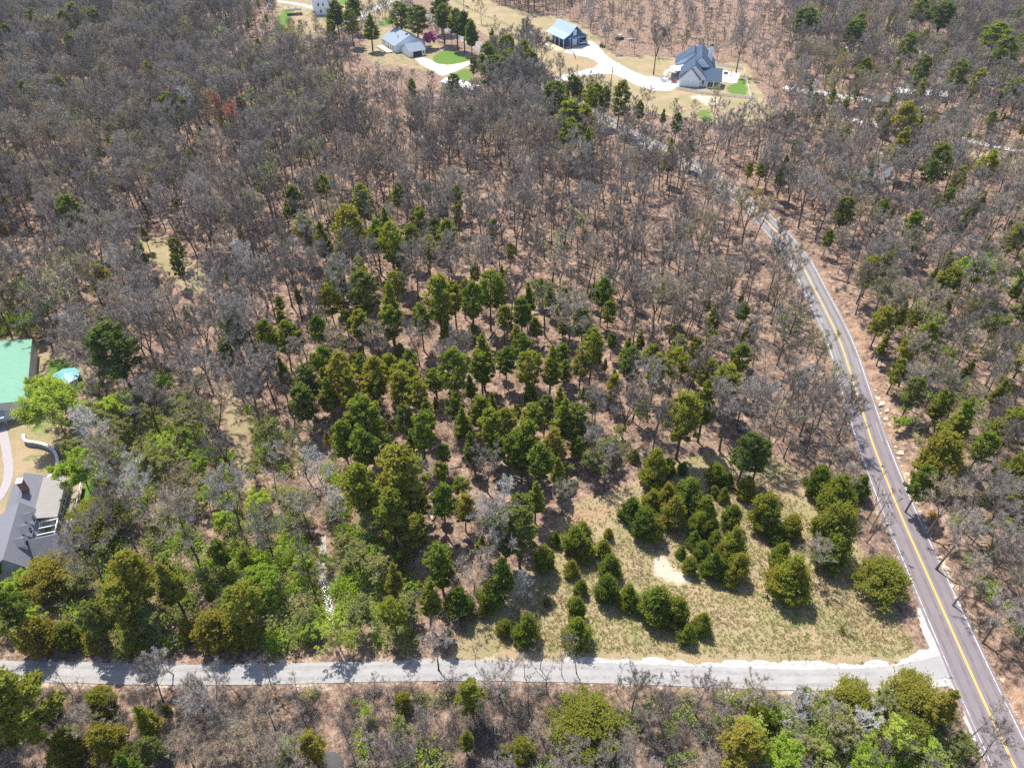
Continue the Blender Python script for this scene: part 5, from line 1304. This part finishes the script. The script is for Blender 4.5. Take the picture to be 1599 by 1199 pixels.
# ------------------------------------------------------------------ undergrowth, grass, fallen wood (uncountable)
def scatter(n, vmin=-30, vmax=1300, keep=None, ymin=30, ymax=480):
    y = np.sqrt(rng.uniform(ymin ** 2, ymax ** 2, n)) if ymax > 300 else rng.uniform(ymin, ymax, n)
    x = rng.uniform(-1, 1, n) * 800 * 1.12 / FPX * (y * cs + H * sn)
    u, v = PX(x, y); ok = (v > vmin) & (v < vmax)
    if keep is not None: ok &= keep(x, y, u, v)
    x, y = x[ok], y[ok]
    return np.stack([x, y, ground(x, y)], 1)
def sapling(seed, hh, nb):
    r = np.random.default_rng(seed); V, T = [], []
    def tri(p, q, w):
        d = unit(q - p); s = unit(np.cross(d, r.normal(0, 1, 3))) * w; i = len(V); V.extend([p - s, p + s, q]); T.append((i, i + 1, i + 2))
    top = np.array([r.normal(0, .25), r.normal(0, .25), hh]); z0 = np.zeros(3)
    tri(z0, top, .045); tri(z0, top, .045)
    for k in range(nb):
        t = r.uniform(.25, .95); p = top * t; a = r.uniform(0, 6.28); l = hh * .4 * (1.1 - t * .6)
        q = p + np.array([math.cos(a) * l, math.sin(a) * l, l * r.uniform(.4, 1.1)]); tri(p, q, .022)
        for _ in range(4):
            s = r.uniform(.3, .9); p2 = p + (q - p) * s; tri(p2, p2 + r.normal(0, .3, 3) * hh * .22 + np.array([0, 0, .12 * hh]), .014)
    return np.array(V), np.array(T), np.full(len(T), .5)
def massed(name, parts, mt, label):
    V = np.concatenate([p[0] for p in parts]); o = 0; T = []
    for p in parts: T.append(p[1] + o); o += len(p[0])
    ob = link(bpy.data.objects.new(name, trimesh(name, V, np.concatenate(T), mt, np.concatenate([p[2] for p in parts]))))
    return tag(ob, label, kind='stuff')
woods = lambda x, y, u, v: ~excluded(x, y, u, v)
parts = []
for k in range(6):
    pos = np.concatenate([scatter(1150, keep=woods), scatter(500, keep=woods, ymax=130)]); sp_ = sapling(300 + k, 3.6, 7)
    parts.append(replicate(*sp_, pos, rng.uniform(0, 6.28, len(pos)), rng.uniform(.5, 1.5, len(pos))))
massed('sapling_undergrowth', parts, M['twig'], 'thin leafless saplings between the larger trees')
# brush: low twiggy bushes thick along the roads and on the strip below the lane
def brush(seed):
    r = np.random.default_rng(seed); V, T = [], []
    for k in range(70):
        a = r.uniform(0, 6.28); el = r.uniform(.3, 1.4); l = r.uniform(.7, 1.5); p = np.array([r.normal(0, .22), r.normal(0, .22), 0]); q = p + l * np.array([math.cos(a) * math.cos(el), math.sin(a) * math.cos(el), math.sin(el)])
        s = unit(np.cross(q - p, r.normal(0, 1, 3))) * .02; i = len(V); V.extend([p - s, p + s, q]); T.append((i, i + 1, i + 2))
        for _ in range(2):
            t = r.uniform(.35, .9); p2 = p + (q - p) * t; q2 = p2 + r.normal(0, .3, 3) + np.array([0, 0, .2]); s2 = unit(np.cross(q2 - p2, r.normal(0, 1, 3))) * .013; i = len(V); V.extend([p2 - s2, p2 + s2, q2]); T.append((i, i + 1, i + 2))
    return np.array(V), np.array(T), np.full(len(T), .5)
parts = []
side = lambda x, y, u, v: (~excluded(x, y, u, v)) & ((v > 1072) | ((sdist(x, y, ROAD[::3])[0] < 30) & (y < 200)) | (rng.random(x.shape) < .35))
for k in range(3):
    pos = np.concatenate([scatter(1200, keep=side, ymax=230), scatter(1000, keep=lambda x, y, u, v: woods(x, y, u, v) & (v > 1068), ymin=20, ymax=58, vmax=1500)]); parts.append(replicate(*brush(320 + k), pos, rng.uniform(0, 6.28, len(pos)), rng.uniform(.7, 1.7, len(pos))))
massed('brush_undergrowth', parts, M['twig'], 'low leafless brush on the forest floor and road banks')
# fresh green understory: honeysuckle and saplings in leaf, thick in the wet ground on the left and below the lane
GREEN_ZONES = [([(140, 600), (430, 640), (640, 840), (650, 1010), (130, 1015), (120, 700)], .6), ([(440, 820), (610, 820), (650, 930), (620, 1010), (430, 1010)], .9), ([(1160, 1085), (1500, 1090), (1520, 1300), (1140, 1300)], .8), ([(0, 880), (140, 880), (180, 1010), (0, 1010)], .6), ([(0, 480), (90, 480), (60, 525), (0, 525)], .6), ([(250, 380), (330, 420), (300, 470), (240, 420)], .25),
               ([(480, 1085), (700, 1085), (700, 1300), (400, 1300)], .12), ([(850, 1085), (1160, 1085), (1160, 1300), (850, 1300)], .15), ([(900, 680), (1000, 680), (960, 760), (860, 770)], .3), ([(1350, 430), (1620, 400), (1620, 640), (1400, 640)], .18), ([(1340, 640), (1620, 640), (1620, 1000), (1480, 1000)], .10)]
def green_keep(x, y, u, v):
    p = np.zeros(x.shape)
    for poly, st in GREEN_ZONES: p = np.where(inpoly(u, v, poly), np.maximum(p, st), p)
    return (~excluded(x, y, u, v)) & (rng.random(x.shape) < p)
def leafbush(seed):
    r = np.random.default_rng(seed); c = r.normal(0, .55, (9, 3)) * np.array([1, 1, .5]) + np.array([0, 0, .9])
    P0 = np.concatenate([q + r.normal(0, .3, (16, 3)) for q in c]); P0 = P0[P0[:, 2] > .05]
    V, T, ix = leaf_tris(P0, .24, r); return V, T, r.uniform(.1, .7, len(P0))[ix]
for mt, nm, n, lab in (('leaf_bright', 'green_undergrowth', 3800, 'bright green leafing shrubs under the trees in the wet ground'), ('leaf_pale', 'pale_undergrowth', 3600, 'pale green leafing shrubs mixed through the wet woods')):
    parts = []
    for k in range(2):
        pos = scatter(n, keep=green_keep, ymax=215); parts.append(replicate(*leafbush(340 + k), pos, rng.uniform(0, 6.28, len(pos)), rng.uniform(.6, 1.6, len(pos)), rng.uniform(-.1, .3, len(pos))))
    massed(nm, parts, M[mt], lab)
# dead wood on the leaf litter
pos = scatter(900, keep=woods, ymax=330); parts = []
for k in range(3):
    b = MB(); b.tube([(-1, 0, .12), (0, .08 * k, .16), (1.2, -.05, .1)], [.11, .09, .05], 4)
    if k: b.tube([(.2, .05, .14), (.8, .6, .3)], [.05, .02], 3)
    F = []
    for f in b.f:
        for q in range(1, len(f) - 1): F.append((f[0], f[q], f[q + 1]))
    pp = pos[k::3]; parts.append(replicate(np.array(b.v), np.array(F), np.full(len(F), .5), pp, rng.uniform(0, 6.28, len(pp)), rng.uniform(.7, 2.6, len(pp))))
massed('fallen_wood', parts, M['twig'], 'fallen trunks and branches lying on the leaf litter')
# dry grass of the clearing and verges
def tuft(seed):
    r = np.random.default_rng(seed); V, T = [], []
    for k in range(9):
        a = r.uniform(0, 6.28); p = np.array([r.normal(0, .09), r.normal(0, .09), 0]); q = p + np.array([math.cos(a) * r.uniform(.1, .38), math.sin(a) * r.uniform(.1, .38), r.uniform(.12, .34)])
        s = np.array([-math.sin(a), math.cos(a), 0]) * .05; i = len(V); V.extend([p - s, p + s, q]); T.append((i, i + 1, i + 2))
    return np.array(V), np.array(T), np.full(len(T), 0.)
CORE = [(770, 1012), (800, 950), (870, 900), (960, 850), (1080, 760), (1200, 740), (1290, 840), (1370, 930), (1425, 1005), (1415, 1026), (1300, 1021), (1000, 1019)]
BARE_SPOT = [(1022, 868), (1036, 856), (1048, 860), (1046, 880), (1078, 890), (1080, 904), (1062, 914), (1035, 906), (1018, 895)]
lo, hi = W(1100, 1030)[1], W(1100, 700)[1]
def gk(x, y, u, v): return inpoly(u, v, CLEARING) & ~inpoly(u, v, BARE_SPOT) & (sdist(x, y, ROAD[::2])[0] > 4.2) & (sdist(x, y, LANE[::2])[0] > 3.3) & ((inpoly(u, v, CORE)) | (rng.random(x.shape) < .35))
parts = []
for k in range(3):
    pos = scatter(26000, keep=gk, ymin=lo - 3, ymax=hi + 3)
    tone = np.clip(.36 + .32 * np.sin(pos[:, 0] * .23) * np.cos(pos[:, 1] * .31 + 1) + .25 * np.sin(pos[:, 0] * .9 + pos[:, 1] * .6) * .5 + rng.normal(0, .2, len(pos)) + .3 * smooth(hi, lo, pos[:, 1]), 0, 1)
    parts.append(replicate(*tuft(360 + k), pos, rng.uniform(0, 6.28, len(pos)), rng.uniform(.5, 1.25, len(pos)), tone))
massed('dry_grass', parts, M['grass_dry'], 'tan and olive tufts of dry grass in the clearing')
# loose white rubble beside the roads and pale stones on the bare patch and along the creek
def stone_bits(pos, smin, smax):
    V, T = [], []
    ico = np.array([(1, 0, 0), (-1, 0, 0), (0, 1, 0), (0, -1, 0), (0, 0, .7), (0, 0, -.7)], float)
    f = np.array([(0, 2, 4), (2, 1, 4), (1, 3, 4), (3, 0, 4), (2, 0, 5), (1, 2, 5), (3, 1, 5), (0, 3, 5)])
    return replicate(ico, f, np.full(8, .5), pos, rng.uniform(0, 6.28, len(pos)), rng.uniform(smin, smax, (len(pos), 2)))
rb = lambda x, y, u, v: ((sdist(x, y, ROAD[::2])[0] > 3.9) & (sdist(x, y, ROAD[::2])[0] < 6.3) & (sdist(x, y, ROAD[::2])[1] > 0) & (rng.random(x.shape) < np.where(v > 1080, .9, .45)))
parts = [stone_bits(scatter(9000, keep=rb, ymax=135), .06, .22),
         stone_bits(scatter(9000, keep=lambda x, y, u, v: inpoly(u, v, BARE_SPOT) & (rng.random(x.shape) < .5), ymax=120), .08, .3),
         stone_bits(scatter(60000, keep=lambda x, y, u, v: (sdist(x, y, CREEK)[0] < 1.7) & (v > 890) & (v < 985) & (rng.random(x.shape) < .3), ymax=110), .1, .34)]
massed('stone_rubble', parts, M['stone'], 'loose pale stones on the road bank, bare patch and creek bed')['kind'] = 'stuff'
for u, v, s in BOULDERS:
    x, y, _ = W(u, v); z = gz(x, y); x, y, _ = W(u, v, z)
    o = bpy.data.objects.new('boulder', ROCKS[int(u) % 5]); link(o); sc = s * .48
    o.location = (x, y, gz(x, y) + sc * .12); o.scale = (sc * random.uniform(.9, 1.3), sc * random.uniform(.7, 1.0), sc * random.uniform(.45, .7)); o.rotation_euler = (random.uniform(-.2, .2), random.uniform(-.2, .2), random.uniform(0, 6))
    tag(o, None, 'boulder', 'pale boulders'); ALL.append(dict(o=o, u=u, v=v, size=s * 8, look=('large' if s > 1.5 else 'small', 'pale', 'limestone', 'boulder')))
# leaning dead trunk over the road, sapling in the grass, marker post
x, y, _ = W(1357, 832); h = tag(empty('dead_trunk', (x, y, gz(x, y))), 'thin dead trunk leaning out over the two lane road', 'dead tree')
t = W(1391, 770, 5.5); MB().tube([(0, 0, 0), ((t[0] - x) * .5, (t[1] - y) * .5, 2.9), (t[0] - x, t[1] - y, 5.5)], [.12, .10, .05], 6).build('trunk', M['bark'], h)
b = MB()
for q in range(6): b.tube([((t[0] - x) * (.4 + q * .09), (t[1] - y) * (.4 + q * .09), 5.5 * (.4 + q * .09)), ((t[0] - x) * (.4 + q * .09) + math.cos(q * 2) * .8, (t[1] - y) * (.4 + q * .09) + math.sin(q * 2) * .8, 5.5 * (.4 + q * .09) + .6)], [.03, .01], 3)
b.build('branches', M['bark'], h)['kind'] = 'stuff'
x, y, _ = W(1312, 985); h = tag(empty('sapling', (x, y, gz(x, y))), 'lone small cedar sapling with bare top on the open grass', 'sapling')
b = MB(); b.tube([(0, 0, 0), (.1, .05, 1.6), (.35, .1, 3.0)], [.07, .05, .02], 5)
for q in range(5): b.tube([(.1 + .05 * q, .05, 1.5 + .25 * q), (.1 + .05 * q + math.cos(q * 2.1) * .5, .05 + math.sin(q * 2.1) * .5, 2.0 + .25 * q)], [.025, .01], 3)
b.build('trunk', M['bark'], h)
P0 = rng.normal(0, .28, (110, 3)) * np.array([1, 1, 1.2]) + np.array([0, 0, .7]); Vv, Tt, ix = leaf_tris(P0, .2, rng); link(bpy.data.objects.new('crown', trimesh('crown', Vv, Tt, M['cedar'], rng.random(len(Tt)))), h)
x, y, _ = W(1381, 829); h = tag(empty('marker_post', (x, y, gz(x, y))), 'slim roadside marker post casting a shadow on the asphalt', 'marker post')
MB().tube([(0, 0, 0), (0, 0, 2.1)], [.05, .05], 6).build('post', M['post_wood'], h); MB().box(-.28, .28, .05, .08, 1.5, 2.1).build('plate', M['rubble'], h)

# ------------------------------------------------------------------ labels: look, then the nearest thing one can find, then the order among its like
MARKS = [(1450, 1012, 'the road junction'), (1048, 886, 'the bare dirt patch'), (1150, 1030, 'the white gravel shoulder'), (40, 1045, 'the lane at its left end'), (300, 1055, 'the lane under the white snag'), (508, 930, 'the creek riffles'), (500, 722, 'the tall white sycamore'), (70, 810, 'the grey shingled house'),
         (30, 580, 'the green metal roof'), (110, 592, 'the teal gazebo'), (80, 712, 'the curved wall'), (1190, 340, 'the upper road bend'), (1275, 455, 'the lower road bend'), (1335, 600, 'the dark road shadow'), (1375, 665, 'the rocky road bank'), (1434, 773, 'the orange roadside bush'), (1480, 900, 'the clay road bank'),
         (352, 182, 'the coral red maple'), (275, 410, 'the grassy trail'), (1100, 110, 'the white farmhouse'), (888, 55, 'the blue barn'), (953, 145, 'the drive utility pole'), (672, 68, 'the magenta redbud'), (712, 135, 'the white metal roof'), (705, 90, 'the vivid lawn'), (1300, 150, 'the upper gravel lane'), (1490, 212, 'the lower gravel lane'),
         (1492, 193, 'the blue tarp'), (70, 640, 'the yellow green willow'), (308, 578, 'the pale creek bend'), (1173, 328, 'the golden roadside tree'), (1524, 433, 'the bright spring tree'), (515, 1190, 'the dark stream pool'), (1381, 906, 'the olive corner cedar'), (912, 1132, 'the great lane cedar'), (1400, 1085, 'the junction cedar clump'),
         (150, 816, 'the great house cedar'), (1235, 904, 'the lone round cedar'), (900, 975, 'the paired lane cedars'), (1030, 455, 'the big forked oak'), (410, 505, 'the white snag'), (602, 343, 'the dark cedar spire'), (738, 885, 'the round grey crown'), (775, 775, 'the two white trees'), (175, 541, 'the dark cedar mass'), (600, 640, 'the cedar thicket'),
         (850, 570, 'the middle cedar stand'), (1085, 640, 'the three olive cedars'), (700, 470, 'the grey cedar grove'), (205, 752, 'the white barked yard tree'), (360, 740, 'the grassy glade'), (1340, 745, 'the leaning dead trunk'), (1500, 655, 'the bank cedar'), (1461, 731, 'the olive bank cedar'), (585, 15, 'the far neighbour drive'), (770, 30, 'the dry pasture'),
         (1370, 68, 'the far gravel drive'), (240, 115, 'the narrow cedar spire'), (100, 35, 'the far corner cedars'), (830, 100, 'the roadside cedar row'), (740, 1085, 'the bronze lane cedar'), (110, 1140, 'the lower left cedars'), (1175, 1100, 'the lane side snags'), (1560, 900, 'the grey right bank'), (950, 300, 'the pink leafy slope'), (560, 250, 'the dense grey slope')]
NUM = 'first second third fourth fifth sixth seventh eighth ninth tenth eleventh twelfth thirteenth fourteenth fifteenth sixteenth seventeenth eighteenth nineteenth twentieth'.split()
CNT = 'zero one two three four five six seven eight nine ten eleven twelve thirteen fourteen fifteen sixteen seventeen eighteen nineteen twenty'.split()
groups = {}
for d in ALL:
    best = None
    for mu, mv, ph in MARKS:
        q = math.hypot(d['u'] - mu, (d['v'] - mv) * 1.15)
        if q < 7 : continue
        if best is None or q < best[0]: best = (q, mu, mv, ph)
    q, mu, mv, ph = best; du, dv = d['u'] - mu, d['v'] - mv
    rel = ('left of' if du < 0 else 'right of') if abs(du) > abs(dv) else ('beyond' if dv < 0 else 'below')
    far = 'just ' if q < 45 else '' if q < 95 else 'well '
    L = d['look']; d['base'] = ' '.join(x for x in L if x != 'medium') + ' ' + far + rel + ' ' + ph
    groups.setdefault(d['base'], []).append(d)
for base, ds in groups.items():
    if len(ds) == 1: ds[0]['o']['label'] = base; continue
    us = [d['u'] for d in ds]; vs = [d['v'] for d in ds]
    horiz = max(us) - min(us) >= (max(vs) - min(vs)) * 1.0
    ds.sort(key=(lambda d: d['u']) if horiz else (lambda d: d['v']))
    for i, d in enumerate(ds):
        n = len(ds); last = i == n - 1
        if horiz: od = 'leftmost' if i == 0 else 'rightmost' if last else NUM[i] + ' from left'
        else: od = 'farthest' if i == 0 else 'nearest' if last else NUM[i] + ' farthest'
        lab = base + ', ' + od + ' of ' + (CNT[n] if n <= 20 else 'many')
        if len(lab.split()) > 16: lab = lab.replace(' just ', ' ').replace(' well ', ' ')
        if len(lab.split()) > 16: lab = lab.replace(' of ' + CNT[min(n, 20)], '')
        d['o']['label'] = lab

# ------------------------------------------------------------------ thin spring haze
hz = bpy.data.materials.new('haze'); hz.use_nodes = True
nt = hz.node_tree; nt.nodes.clear()
out = nt.nodes.new('ShaderNodeOutputMaterial'); pv = nt.nodes.new('ShaderNodeVolumePrincipled')
pv.inputs['Color'].default_value = (.80, .88, 1.0, 1); pv.inputs['Density'].default_value = .00006; pv.inputs['Anisotropy'].default_value = .2
nt.links.new(pv.outputs[0], out.inputs['Volume'])
o = MB().box(-1290, 1290, -690, 1980, -5, 114).build('haze', hz)
tag(o, 'thin pale haze over the woods', kind='stuff')
